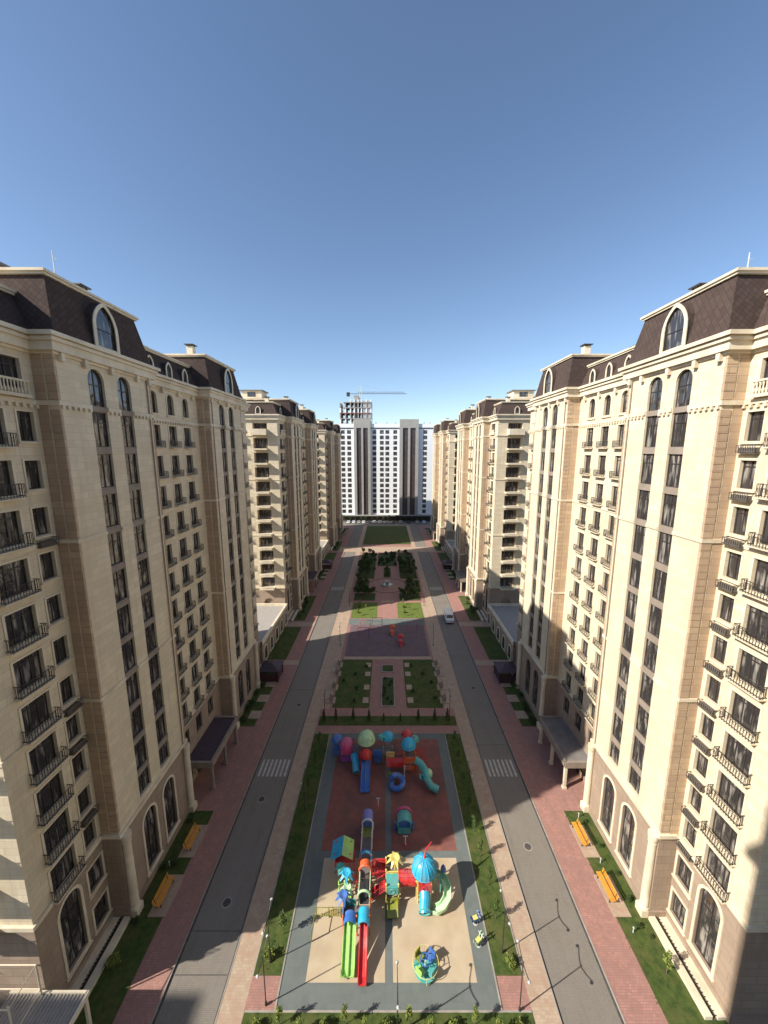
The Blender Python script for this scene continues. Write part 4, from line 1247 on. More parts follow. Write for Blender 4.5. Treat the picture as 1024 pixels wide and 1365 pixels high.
def plant(kind, mat, x, y, s, lab, group, name=None):
    rnd = random.Random(int(x * 31 + y * 17))
    cm, tm = rnd.choice(PL_[(kind, mat)])
    r = empty(name or {'bush': 'bush', 'sapling': 'sapling', 'conifer': 'conifer', 'tree': 'tree'}[kind], (x, y, 0.14), rnd.uniform(0, 6.28), lab, {'bush': 'bush', 'sapling': 'sapling', 'conifer': 'conifer', 'tree': 'tree'}[kind], group)
    r.scale = (s, s, s * rnd.uniform(0.9, 1.12))
    inst('crown', cm, r); inst('trunk', tm, r)
for i, (x, y) in enumerate(((9.9, 27.2), (9.95, 29.8), (9.8, 32.4), (9.7, 35.0), (9.9, 37.6))):
    plant('sapling', 'leafm', x, y, 0.95, '%s sapling from the front in the sunlit grass strip right of the playground' % ORD[i], 'saplings in the right grass strip')
plant('bush', 'leafy', 10.2, 24.2, 0.9, 'round yellow-green bush at the near end of the right grass strip', 'round yellow-green bushes')
plant('bush', 'leafy', -9.7, 24.6, 0.95, 'round yellow-green bush at the near end of the left grass strip', 'round yellow-green bushes')
plant('sapling', 'leafm', -9.0, 26.1, 1.0, 'sapling in the sunlit left grass strip beside the round bush', 'saplings in the left grass strip')
for i, y in enumerate((29.5, 33, 36.5, 40, 44, 47.5)):
    plant('sapling', 'leafm', -9.6, y, 0.9, '%s sapling from the front in the shaded grass strip left of the playground' % ORD[i], 'saplings in the shaded left strip')
for i, y in enumerate((41, 44.5, 47.5)):
    plant('sapling', 'leafm', 9.8, y, 0.9, '%s sapling from the front in the shaded far part of the right grass strip' % ORD[i], 'saplings in the shaded right strip')
for i in range(13):
    x = -9.5 + i * 1.6
    plant('sapling' if i % 3 else 'bush', 'leafy', x, 20.6 + 0.3 * math.sin(i * 2.1), 0.85, '%s yellow-green plant from the left in the row before the playground' % ORD[i], 'row of plants before the playground')
for i, x in enumerate((-9.8, -7.9, -5.2, -2.7, -0.4, 2.2, 5.0, 7.6, 9.6)):
    plant('conifer', 'leafd', x, 52.2 + 0.2 * math.sin(i), 1.0 if i not in (4, 5) else 0.7, '%s small dark conifer from the left in the strip behind the playground' % ORD[i], 'conifers in the strip behind the playground')
plant('sapling', 'leafy', 22.7, 23.6, 1.05, 'yellow-green sapling with a pale trunk on the near right lawn', 'saplings on the right lawn')
plant('bush', 'leafy', -22.6, 24.2, 1.1, 'round bush on the dark near left lawn', 'bushes on the left lawn')
for i, (x, y, s) in enumerate(((22.6, 36.0, 0.5), (22.9, 33.4, 0.5), (23.0, 30.7, 0.55), (22.9, 28.6, 0.6), (22.4, 26.6, 0.55), (23.1, 25.9, 0.4))):
    plant('bush', 'leafd', x, y, s, '%s small dark shrub from the far end of the near right lawn' % ORD[i], 'small dark shrubs on the right lawn')
for i, (x, y, s) in enumerate(((-22.4, 36.0, 0.7), (-22.6, 31.4, 0.8), (-21.6, 31.6, 0.7), (-22.4, 27.0, 0.6))):
    plant('bush', 'leafd', x, y, s, 'dark shrub on the near left lawn, ' + ('beyond the farther bench', 'between the benches by the wall', 'between the benches by the path', 'before the nearer bench')[i], 'dark shrubs on the left lawn')
rnd = random.Random(5)
for k in range(3):
    for s_ in (-1, 1):
        side = 'left' if s_ < 0 else 'right'
        place = ('first', 'second', 'third')[k]
        for j in range(7):
            y = 52 + k * P + j * 2.2 + rnd.uniform(-0.6, 0.6)
            if abs(y - (63.4 + k * P)) < 2.4: continue
            plant('bush', 'leafd', CX + s_ * rnd.uniform(22.2, 23.0), y, rnd.uniform(0.8, 1.2), '%s dark shrub along the far half of the %s block on the %s' % (ORD[j], place, side), 'shrubs by the %s %s block' % (place, side))
    if k:
        for s_ in (-1, 1):
            side = 'left' if s_ < 0 else 'right'
            plant('tree' if s_ > 0 else 'bush', 'leafm', CX + s_ * 22.2, 23.0 + k * P, 0.8 if s_ > 0 else 1.2, 'green %s at the near corner of the %s block on the %s' % ('tree' if s_ > 0 else 'bush', ('first', 'second', 'third')[k], side), None)
            for j in range(4):
                plant('bush', 'leafd', CX + s_ * rnd.uniform(22.0, 23.0), 26 + k * P + j * 2.8, rnd.uniform(0.8, 1.2), '%s dark shrub along the near half of the %s block on the %s' % (ORD[j], ORD[k], side), 'shrubs by the near half of the %s %s block' % (('first', 'second', 'third')[k], side))
for s_ in (-1, 1):
    side = 'left' if s_ < 0 else 'right'
    for j in range(5):
        plant('bush', 'leafd', CX + s_ * rnd.uniform(3.8, 8.3), 57 + j * 2.5 + rnd.uniform(-0.6, 0.6), 0.7, '%s low shrub from the front in the shaded %s garden bed' % (ORD[j], side), 'shrubs in the %s garden bed' % side)
    for j in range(5):
        plant('bush' if j % 2 else 'sapling', 'leafy', CX + s_ * rnd.uniform(4, 8.5), 89.5 + j * 1.7, 0.9, '%s yellow-green plant from the front on the sunlit %s lawn patch' % (ORD[j], side), 'plants on the sunlit %s lawn patch' % side)
    for j in range(14):
        plant('tree', 'leafd', CX + s_ * (3.9 + j * 0.4), rnd.uniform(100, 104.5), rnd.uniform(0.5, 0.8), '%s small dark tree from the centre in the %s bed before the plaza' % (ORD[j], side), 'trees in the %s bed before the plaza' % side)
    for j in range(44):
        plant('tree', 'leafd' if rnd.random() < 0.75 else 'leafm', CX + s_ * rnd.uniform(4.4, 9.8), rnd.uniform(118, 148), rnd.uniform(0.5, 0.85), 'dark tree in the dense %s garden beyond the round plaza' % side, 'trees in the dense %s garden' % side)
for j in range(26):
    plant('bush', 'leafd', rnd.uniform(-3, 3.5), rnd.uniform(132, 148), rnd.uniform(1.0, 1.5), 'dark bush in the middle of the garden beyond the round plaza', 'bushes in the middle of the far garden')
for j in range(8):
    plant('bush', 'leafd', CX + rnd.uniform(-0.8, 0.8), 56.2 + j * 0.95, 0.6, '%s small dark plant from the front in the central planter' % ORD[j], 'plants in the central planter')
for j in range(18):
    plant('tree', 'leafd', -28 + j * 3.3 + rnd.uniform(-0.8, 0.8), 216.5, rnd.uniform(0.7, 1.0), '%s dark tree from the left at the foot of the white tower block' % ORD[j], 'trees at the foot of the tower block')
# fountain at the round plaza
r = empty('fountain', (CX, 111.5, 0.13), 0, 'round tiered stone fountain in the middle of the plaza', 'fountain')
m_ = MB(); m_.lathe([(1.9, 0), (1.9, 0.5), (1.65, 0.5), (1.65, 0.35), (0.3, 0.35)], (0, 0, 0), 24); m_.build('basin', 'concrete', r)
m_ = MB(); m_.lathe([(0.3, 0.35), (0.25, 1.2), (0.9, 1.35), (0.85, 1.45), (0.15, 1.4), (0.12, 2.0)], (0, 0, 0), 16); m_.build('pedestal', 'concrete', r)
m_ = MB(); m_.lathe([(1.64, 0.38), (1.64, 0.42), (0.2, 0.42)], (0, 0, 0), 24); m_.build('water', 'water', r)

# ---------------------------------------------------------------- play equipment
def posts(root, pts, h, mat, r=0.055, z0=0.0):
    for x, y in pts:
        m_ = MB(); m_.tube([(x, y, z0), (x, y, h)], r, 7); m_.lathe([(r + 0.03, h), (r + 0.04, h + 0.08), (0.01, h + 0.16)], (x, y, 0), 8); m_.build('post', mat, root)
def deck(root, x0, x1, y0, y1, z, mat='deck'):
    m_ = MB(); m_.box(x0, x1, y0, y1, z - 0.08, z); m_.build('platform', mat, root)
def slide(root, pts, w, mat, lanes=1, wall=0.22):
    """open chute with raised sides (and a ridge between lanes), following pts downhill."""
    n = len(pts); P_ = [Vector(p) for p in pts]
    xs = [-w / 2 - 0.07, -w / 2, -w / 2 + 0.02]
    prof = [(-w / 2 - 0.06, wall), (-w / 2, wall)]
    if lanes == 1:
        prof += [(-w / 2 + 0.07, 0.03), (0, 0.0), (w / 2 - 0.07, 0.03)]
    else:
        prof += [(-w / 2 + 0.07, 0.02), (-0.10, 0.02), (-0.05, wall * 0.85), (0.05, wall * 0.85), (0.10, 0.02), (w / 2 - 0.07, 0.02)]
    prof += [(w / 2, wall), (w / 2 + 0.06, wall), (w / 2 + 0.06, -0.07), (-w / 2 - 0.06, -0.07)]
    m_ = MB(); k = len(prof)
    for i, p in enumerate(P_):
        d = (P_[min(i + 1, n - 1)] - P_[max(i - 1, 0)]); d.normalize()
        side = Vector((-d.y, d.x, 0)).normalized()
        up = side.cross(d) if side.cross(d).z > 0 else -side.cross(d)
        for a, b_ in prof: m_.v.append(tuple(p + side * a + up * b_))
    for i in range(n - 1):
        for j in range(k): m_.f.append((i * k + j, i * k + (j + 1) % k, (i + 1) * k + (j + 1) % k, (i + 1) * k + j))
    m_.f.append(tuple(range(k))[::-1]); m_.f.append(tuple((n - 1) * k + j for j in range(k)))
    return m_.build('slide', mat, root)
def straight(x, y0, z0, y1, z1, n=12):
    out = []
    for i in range(n + 1):
        t = i / n; e = t * t * (3 - 2 * t) * 0.35 + t * 0.65
        out.append((x, y0 + (y1 - y0) * t, z0 + (z1 - z0) * min(1, e * 1.06)))
    out.append((x, y1 + (y1 - y0) * 0.08, z1))
    return out
def hoop(root, x, y, w, z0, h, mat, r=0.09, name='arch', depth=0.0):
    m_ = MB(); pts = [(x - w / 2, y, z0)]
    pts += [(x - w / 2 * math.cos(t), y, z0 + h - w / 2 + w / 2 * math.sin(t)) for t in [math.pi * k / 12 for k in range(13)]]
    pts += [(x + w / 2, y, z0)]
    m_.tube(pts, r, 8)
    if depth: m_.tube([(p[0], p[1] + depth, p[2]) for p in pts], r, 8)
    return m_.build(name, mat, root)
def barrel(root, x0, x1, y, z, r, mat, axis='y', y1=None, name='barrel_roof', full=False, n=14):
    m_ = MB(); N = n; rng = 2 * math.pi if full else math.pi
    K = N if full else N
    def pt(t, q):
        if axis == 'y': return ((x0 + x1) / 2 - r * math.cos(t), q, z + r * math.sin(t))
        return (q, y - r * math.cos(t), z + r * math.sin(t))
    a, b_ = (y, y1) if axis == 'y' else (x0, x1)
    for k in range(K):
        t0, t1 = rng * k / K, rng * (k + 1) / K
        m_.face([pt(t0, a), pt(t1, a), pt(t1, b_), pt(t0, b_)])
    o = m_.build(name, mat, root)
    md = o.modifiers.new('thickness', 'SOLIDIFY'); md.thickness = 0.06
    return o
def flower(root, c, R_, mat, n=7, name='palm_leaves', lift=0.15, droop=0.35, w=0.16):
    m_ = MB()
    for k in range(n):
        a = 2 * math.pi * k / n + 0.3; d = Vector((math.cos(a), math.sin(a), 0)); s = Vector((-d.y, d.x, 0))
        c_ = Vector(c)
        p0 = c_; p1 = c_ + d * R_ * 0.5 + Vector((0, 0, lift)); p2 = c_ + d * R_ + Vector((0, 0, lift - droop))
        for (q0, q1, w0, w1) in ((p0, p1, 0.05, w), (p1, p2, w, 0.03)):
            up = Vector((0, 0, 0.035))
            A = [q0 - s * w0, q0 + s * w0, q1 + s * w1, q1 - s * w1]
            m_.face([p + up for p in A]); m_.face([p - up for p in A][::-1])
            for j in range(4): m_.face([A[j] - up, A[(j + 1) % 4] - up, A[(j + 1) % 4] + up, A[j] + up])
    return m_.build(name, mat, root)
def dome(root, c, r, h, mat, n=20, ribs=True, name='dome'):
    m_ = MB(); prof = [(r * 1.04, -0.1)]
    for k in range(9):
        t = math.pi / 2 * k / 8
        prof.append((max(0.02, r * math.cos(t)), h * math.sin(t)))
    m_.lathe(prof, c, n)
    if ribs:
        for j in range(10):
            a = 2 * math.pi * j / 10
            m_.tube([(c[0] + rr * 1.01 * math.cos(a), c[1] + rr * 1.01 * math.sin(a), c[2] + zz) for rr, zz in prof[1:-1]], 0.04, 4)
    return m_.build(name, mat, root)
def pnl(root, x0, x1, y0, y1, z0, z1, mat, name='panel', cut=True):
    """play panel: a board with a round window and raised rim"""
    m_ = MB(); m_.box(x0, x1, y0, y1, z0, z1)
    alongx = (x1 - x0) > (y1 - y0)
    cx_, cy_, cz_ = (x0 + x1) / 2, (y0 + y1) / 2, (z0 + z1) / 2
    if cut:
        rr = min(z1 - z0, max(x1 - x0, y1 - y0)) * 0.28
        pts = [((cx_ + rr * math.cos(t)) if alongx else x0 - 0.01, (y0 - 0.01) if alongx else cy_ + rr * math.cos(t), cz_ + rr * math.sin(t)) for t in [2 * math.pi * k / 12 for k in range(12)]]
        m_.tube(pts, 0.04, 5, closed=True)
    return m_.build(name, mat, root)
def ladder(root, x, y0, z0, y1, z1, w, mat, n=6, name='stairs', along='y'):
    m_ = MB()
    for k in range(n):
        t = (k + 0.5) / n; q = y0 + (y1 - y0) * t; z = z0 + (z1 - z0) * t
        if along == 'y': m_.box(x - w / 2, x + w / 2, q - 0.13, q + 0.13, z - 0.03, z + 0.03)
        else: m_.box(q - 0.13, q + 0.13, x - w / 2, x + w / 2, z - 0.03, z + 0.03)
    for s in (-1, 1):
        xx = x + s * w / 2
        if along == 'y':
            m_.tube([(xx, y0, z0), (xx, y1, z1)], 0.04, 5); m_.tube([(xx, y0, z0 + 0.7), (xx, y1, z1 + 0.7)], 0.03, 5); m_.tube([(xx, y0, z0), (xx, y0, z0 + 0.7)], 0.03, 5)
        else:
            m_.tube([(y0, xx, z0), (y1, xx, z1)], 0.04, 5); m_.tube([(y0, xx, z0 + 0.7), (y1, xx, z1 + 0.7)], 0.03, 5); m_.tube([(y0, xx, z0), (y0, xx, z0 + 0.7)], 0.03, 5)
    return m_.build(name, mat, root)
def helix(c, r, z0, z1, turns, a0=0.0, n=36, r1=None):
    r1 = r if r1 is None else r1
    return [(c[0] + (r + (r1 - r) * k / n) * math.cos(a0 + 2 * math.pi * turns * k / n), c[1] + (r + (r1 - r) * k / n) * math.sin(a0 + 2 * math.pi * turns * k / n), z0 + (z1 - z0) * k / n) for k in range(n + 1)]

GZ = 0.131
def front_structure():
    r = empty('play_structure', (0, 0, GZ), 0, 'large play structure with red and green slides and a cyan dome, front of the playground', 'play structure', None)
    # front platform with two slides
    posts(r, [(-3.75, 26.0), (-1.45, 26.0), (-2.55, 26.0), (-3.75, 27.2), (-1.45, 27.2)], 2.1, 'p_orange')
    deck(r, -3.75, -1.45, 26.0, 27.2, 1.5)
    slide(r, straight(-3.12, 26.0, 1.55, 23.5, 0.2), 0.98, 'p_green', lanes=2)
    slide(r, straight(-1.93, 26.0, 1.55, 23.05, 0.2), 0.58, 'p_red', wall=0.26)
    barrel(r, -3.65, -2.6, 25.5, 1.85, 0.52, 'p_blue', y1=26.3)
    barrel(r, -2.42, -1.44, 25.4, 1.95, 0.5, 'p_cyan', y1=26.5)
    pnl(r, -3.8, -3.72, 26.05, 27.15, 1.5, 2.2, 'p_blue')
    pnl(r, -3.7, -2.7, 27.16, 27.24, 1.5, 2.2, 'p_teal')
    # net bridge between hoops
    hoop(r, -2.0, 27.45, 1.05, 1.0, 1.75, 'p_mint', 0.10)
    m_ = MB()
    m_.box(-2.4, -1.6, 27.3, 29.3, 1.46, 1.5)
    for s in (-2.42, -1.58):
        for k in range(12): m_.tube([(s, 27.4 + k * 0.16, 1.5), (s, 27.4 + k * 0.16, 2.1)], 0.02, 4)
        m_.tube([(s, 27.3, 2.1), (s, 29.3, 2.1)], 0.03, 5); m_.tube([(s, 27.3, 1.8), (s, 29.3, 1.8)], 0.02, 5)
    m_.build('net_bridge', 'net', r)
    for s in (-2.5, -1.5):
        m_ = MB(); m_.tube([(s, 27.4, 1.2), (s, 27.4, 2.3), (s, 29.3, 2.3), (s, 29.3, 1.2)], 0.045, 6); m_.build('handrail', 'p_mint', r)
    # second platform with red hood
    posts(r, [(-2.55, 29.4), (-1.45, 29.4), (-2.55, 30.6), (-1.45, 30.6)], 2.5, 'p_red')
    deck(r, -2.55, -1.45, 29.4, 30.6, 1.5)
    hoop(r, -2.0, 29.4, 1.1, 1.3, 1.6, 'p_orange', 0.11)
    barrel(r, -2.55, -1.45, 29.4, 2.35, 0.55, 'p_orange', y1=30.0)
    hoop(r, -2.0, 30.65, 1.1, 1.3, 1.55, 'p_cyan', 0.10); hoop(r, -2.0, 30.9, 1.2, 1.3, 1.4, 'p_blue', 0.09)
    # long back walkway with white rails, olive floor and lavender hood
    deck(r, -2.5, -1.55, 30.9, 33.2, 1.4, 'deck')
    deck(r, -2.55, -1.5, 33.2, 34.3, 1.45, 'p_olive')
    for s in (-2.55, -1.5):
        m_ = MB(); m_.tube([(s, 30.9, 2.2), (s, 34.2, 2.2)], 0.04, 6); m_.tube([(s, 30.9, 1.75), (s, 34.2, 1.75)], 0.03, 6)
        for k in range(10): m_.tube([(s, 31.0 + k * 0.35, 1.4), (s, 31.0 + k * 0.35, 2.2)], 0.02, 4)
        m_.build('handrail', 'p_white', r)
    posts(r, [(-2.55, 33.2), (-1.5, 33.2), (-2.55, 34.3), (-1.5, 34.3)], 2.0, 'p_white')
    hoop(r, -2.02, 34.1, 1.15, 1.4, 1.25, 'p_white', 0.10)
    barrel(r, -2.6, -1.45, 34.2, 1.75, 0.58, 'p_lav', y1=35.6)
    slide(r, [(-2.02, 34.4, 1.4), (-2.02, 35.2, 1.0), (-2.02, 36.1, 0.4), (-2.02, 36.6, 0.2)], 0.8, 'p_blue')
    # left branch: red net climber, teal and green tent roof
    m_ = MB()
    for k in range(7): m_.tube([(-4.3 + k * 0.28, 29.6, 0.1), (-4.0 + k * 0.22, 30.9, 1.6)], 0.03, 4)
    for k in range(6): m_.tube([(-4.3 + 0.06 * k, 29.6 + 0.26 * k, 0.1 + 0.3 * k), (-2.6 - 0.02 * k, 29.6 + 0.26 * k, 0.1 + 0.3 * k)], 0.03, 4)
    m_.build('climbing_net', 'p_red', r)
    deck(r, -5.1, -3.1, 30.9, 32.1, 1.3, 'p_red')
    posts(r, [(-5.1, 30.9), (-3.6, 30.9), (-5.1, 32.1), (-3.6, 32.1)], 2.2, 'p_red')
    for (xa, xb, za, zb, mt) in ((-5.5, -4.35, 1.95, 2.65, 'p_cyan'), (-4.35, -3.3, 2.65, 2.05, 'p_green')):
        m_ = MB(); pts = [(xa, 30.5, za), (xb, 30.5, zb), (xb, 32.4, zb), (xa, 32.4, za)]
        m_.face([(p[0], p[1], p[2] + 0.05) for p in pts]); m_.face(pts[::-1])
        for k in range(4): m_.face([pts[k], pts[(k + 1) % 4], (*pts[(k + 1) % 4][:2], pts[(k + 1) % 4][2] + 0.05), (*pts[k][:2], pts[k][2] + 0.05)])
        m_.build('tent_roof', mt, r)
    pnl(r, -5.15, -5.07, 31.0, 32.0, 1.3, 2.0, 'p_blue')
    # coiled green climber and cyan and blue palms
    m_ = MB(); m_.tube(helix((-3.9, 28.7), 0.55, 0.1, 2.0, 2.6, n=60), 0.07, 7); m_.build('spiral_climber', 'p_green', r)
    posts(r, [(-3.9, 28.7)], 2.0, 'p_mint')
    flower(r, (-3.75, 29.1, 2.35), 0.75, 'p_cyan', 7); flower(r, (-4.45, 29.9, 2.0), 0.6, 'p_teal', 6)
    flower(r, (-3.6, 28.2, 1.9), 0.65, 'p_mint', 7)
    posts(r, [(-3.75, 29.1)], 2.35, 'p_cyan', 0.05)
    m_ = MB(); m_.tube([(-3.85, 27.2, 0), (-3.85, 27.2, 2.5)], 0.06, 7); m_.build('palm_pole', 'p_orange', r)
    flower(r, (-3.85, 27.2, 2.5), 0.72, 'p_blue', 8)
    # right branch: red stairs, teal fronted platform with the yellow palm
    ladder(r, 30.0, -1.4, 1.5, 0.0, 1.2, 0.8, 'p_red', 5, 'bridge', 'x')
    ladder(r, 29.0, -1.4, 0.1, -0.1, 1.2, 0.9, 'p_red', 6, 'stairs', 'x')
    pnl(r, -1.3, -0.1, 30.6, 30.7, 1.0, 2.0, 'p_red')
    deck(r, 0.0, 1.15, 28.3, 30.6, 1.2)
    posts(r, [(0.0, 28.3), (1.15, 28.3), (0.0, 29.5), (1.15, 29.5), (0, 30.6), (1.15, 30.6)], 2.2, 'p_yellow')
    pnl(r, 0.05, 1.1, 28.2, 28.3, 1.2, 2.0, 'p_teal'); pnl(r, 0.05, 1.1, 28.15, 28.25, 0.25, 0.85, 'p_olive')
    m_ = MB(); m_.box(0.0, 1.15, 28.3, 29.3, 2.0, 2.08); m_.build('roof_panel', 'p_teal', r)
    slide(r, [(0.58, 28.2, 0.55), (0.58, 27.6, 0.35), (0.58, 27.1, 0.2)], 0.9, 'p_olive')
    pnl(r, 0.0, 1.1, 29.45, 29.53, 1.2, 2.1, 'p_yellow')
    m_ = MB(); m_.tube([(0.85, 29.9, 1.2), (0.85, 29.9, 3.0)], 0.06, 7); m_.build('palm_pole', 'p_yellow', r)
    flower(r, (0.85, 29.9, 3.0), 0.85, 'p_yellow', 8, w=0.15)
    # big red tunnel in two lengths with yellow supports
    barrel(r, 1.2, 2.75, 29.3, 1.65, 0.58, 'p_red', axis='x', name='tunnel', full=True)
    barrel(r, 2.95, 4.2, 29.2, 1.6, 0.55, 'p_red', axis='x', name='tunnel', full=True)
    for x in (1.2, 2.0, 2.75, 3.0, 4.1):
        m_ = MB(); m_.tube([(x, 29.3 + 0.62 * math.cos(t), 1.65 + 0.62 * math.sin(t)) for t in [2 * math.pi * k / 14 for k in range(14)]], 0.05, 5, closed=True); m_.build('tunnel_ring', 'p_red', r)
    posts(r, [(2.85, 28.75), (2.85, 29.85)], 1.9, 'p_yellow')
    # tower with the cyan dome
    posts(r, [(2.95, 28.4), (4.2, 28.4), (2.95, 29.7), (4.2, 29.7)], 3.2, 'p_yellow', 0.06)
    deck(r, 2.95, 4.2, 28.4, 29.7, 1.3)
    dome(r, (3.55, 29.0, 3.1), 1.12, 1.15, 'p_cyan')
    m_ = MB(); m_.tube([(3.55, 29.0, 4.2), (3.75, 29.3, 4.9), (4.3, 29.7, 5.2)], 0.09, 7, 0.04); m_.build('finial', 'p_red', r)
    pnl(r, 2.98, 4.17, 28.3, 28.4, 1.3, 2.1, 'p_red')
    # blue tube exit below the dome
    m_ = MB(); m_.tube([(3.6, 28.5, 1.2), (3.6, 28.1, 0.95), (3.5, 27.7, 0.55), (3.5, 27.4, 0.35)], 0.5, 14); m_.build('tube_slide', 'p_cyan', r)
    m_ = MB(); m_.tube([(3.5 + 0.52 * math.cos(t), 27.35, 0.36 + 0.5 * math.sin(t) * 0.7 + 0.15) for t in [2 * math.pi * k / 14 for k in range(14)]], 0.07, 6, closed=True); m_.build('tube_rim', 'p_teal', r)
    # crescent shaped light green slide on the right
    pts = [(4.3, 29.4, 1.35), (4.9, 29.75, 1.35), (5.45, 29.5, 1.25), (5.75, 28.9, 1.05), (5.65, 28.2, 0.8), (5.25, 27.75, 0.55), (4.7, 27.6, 0.35), (4.35, 27.75, 0.2)]
    slide(r, pts, 0.62, 'p_mint', wall=0.3)
    m_ = MB(); m_.tube([(5.45, 29.5, 0), (5.45, 29.5, 2.3)], 0.05, 6); m_.lathe([(0.02, 2.2), (0.28, 2.25), (0.2, 2.6), (0.02, 2.9)], (5.45, 29.5, 0), 8); m_.build('finial_post', 'p_blue', r)
    m_ = MB(); m_.obox((5.15, 29.0, 1.7), 0.08, 1.3, 0.9, R(-12)); m_.build('side_sail', 'p_teal', r)
front_structure()

def back_structure():
    r = empty('play_structure', (0, 0, GZ), 0, 'play structure with a pale green dome and blue double slide, in the shaded back', 'play structure', None)
    deck(r, -3.4, -2.0, 42.9, 45.9, 1.6)
    posts(r, [(-3.4, 42.9), (-2.0, 42.9), (-3.4, 44.4), (-2.0, 44.4), (-3.4, 45.9), (-2.0, 45.9)], 2.8, 'p_red', 0.06)
    dome(r, (-2.7, 45.0, 2.9), 1.15, 1.25, 'p_mint')
    dome(r, (-2.7, 43.3, 2.1), 0.75, 0.7, 'p_red', 10, False, 'roof')
    slide(r, straight(-2.65, 42.9, 1.6, 39.9, 0.2), 1.05, 'p_blue', lanes=2)
    pnl(r, -3.45, -3.37, 43.0, 44.3, 1.6, 2.4, 'p_red')
    # purple and pink playhouse to the left
    deck(r, -6.2, -3.4, 44.2, 45.9, 1.3)
    posts(r, [(-6.2, 44.2), (-4.6, 44.2), (-6.2, 45.9), (-4.6, 45.9)], 2.3, 'p_purple')
    pnl(r, -6.1, -4.7, 44.12, 44.2, 1.3, 2.2, 'p_pink'); pnl(r, -6.1, -4.7, 44.10, 44.18, 0.3, 1.1, 'p_purple')
    dome(r, (-5.4, 45.0, 2.25), 0.95, 0.7, 'p_pink', 8, False, 'roof')
    m_ = MB(); m_.tube([(-4.4, 44.2, 1.2), (-4.1, 43.5, 1.0), (-3.95, 42.7, 0.6), (-3.9, 42.3, 0.4)], 0.5, 12); m_.build('tube_slide', 'p_cyan', r)
    # blue tower at the far left
    deck(r, -7.4, -6.2, 45.2, 46.6, 1.2); posts(r, [(-7.4, 45.2), (-6.2, 45.2), (-7.4, 46.6), (-6.2, 46.6)], 2.2, 'p_blue')
    dome(r, (-6.8, 45.9, 2.15), 0.8, 0.6, 'p_blue', 8, False, 'roof'); pnl(r, -7.3, -6.3, 45.1, 45.2, 0.3, 1.9, 'p_blue')
    # middle: blue panels and canopy, cream panel, red bridge
    deck(r, -2.0, 0.6, 44.0, 45.6, 1.4)
    pnl(r, -1.7, -0.6, 43.9, 44.0, 0.3, 2.2, 'p_blue')
    posts(r, [(-0.4, 44.2), (0.8, 44.2), (-0.4, 46.2), (0.8, 46.2)], 2.5, 'p_teal')
    dome(r, (0.2, 46.0, 2.5), 0.9, 0.6, 'p_cyan', 6, False, 'roof'); flower(r, (-0.6, 45.6, 2.9), 0.7, 'p_teal', 7)
    pnl(r, 0.0, 1.1, 43.6, 43.7, 1.3, 2.2, 'p_yellow')
    ladder(r, 42.9, 0.0, 1.5, 2.3, 1.5, 1.0, 'p_red', 9, 'bridge', 'x')
    pnl(r, 0.0, 2.3, 42.3, 42.38, 1.2, 1.9, 'p_red'); pnl(r, 0.2, 1.6, 41.4, 41.5, 0.6, 1.2, 'p_olive')
    m_ = MB(); m_.tube(helix((1.4, 40.6), 0.75, 0.15, 1.1, 1.1, 2.2, 24), 0.32, 9); m_.build('tube_slide', 'p_blue', r)
    # right tower
    deck(r, 2.3, 3.8, 42.6, 45.2, 1.5)
    posts(r, [(2.3, 42.6), (3.8, 42.6), (2.3, 45.2), (3.8, 45.2), (2.3, 44), (3.8, 44)], 3.0, 'p_orange')
    dome(r, (3.0, 44.2, 2.8), 1.0, 0.9, 'p_cyan', 8, False, 'roof'); dome(r, (2.9, 46.3, 2.6), 0.8, 0.6, 'p_red', 8, False, 'roof')
    dome(r, (3.9, 45.4, 2.6), 0.6, 0.5, 'p_teal', 8, False, 'roof')
    pnl(r, 2.35, 3.75, 42.5, 42.6, 1.5, 2.4, 'p_orange'); pnl(r, 2.35, 3.75, 42.4, 42.5, 0.6, 1.3, 'p_orange')
    m_ = MB(); m_.tube([(2.35, 42.0, 0), (2.35, 41.9, 1.8)], 0.07, 6); m_.build('pole', 'p_white', r)
    m_ = MB()
    for k in range(7): m_.tube([(4.0 + k * 0.28, 43.4, 0.1), (3.9 + k * 0.2, 44.6, 1.9)], 0.035, 4)
    for k in range(6): m_.tube([(4.0, 43.4 + 0.24 * k, 0.1 + 0.36 * k), (5.6 - 0.08 * k, 43.4 + 0.24 * k, 0.1 + 0.36 * k)], 0.035, 4)
    m_.build('climbing_net', 'p_red', r)
    m_ = MB(); m_.tube([(3.8, 42.9, 1.7), (4.5, 42.4, 1.6), (5.0, 41.6, 1.4), (5.1, 40.7, 1.05), (5.6, 40.0, 0.7), (6.4, 39.7, 0.45)], 0.45, 12); m_.build('tube_slide', 'p_teal', r)
    m_ = MB(); m_.lathe([(0.5, 0), (0.52, 0.3), (0.4, 0.6), (0.05, 0.7)], (5.4, 41.4, 0.9), 12); m_.build('bubble_cap', 'p_mint', r)
    ladder(r, 41.0, 5.6, 0.1, 4.2, 1.2, 0.7, 'p_teal', 5, 'stairs', 'x')
back_structure()

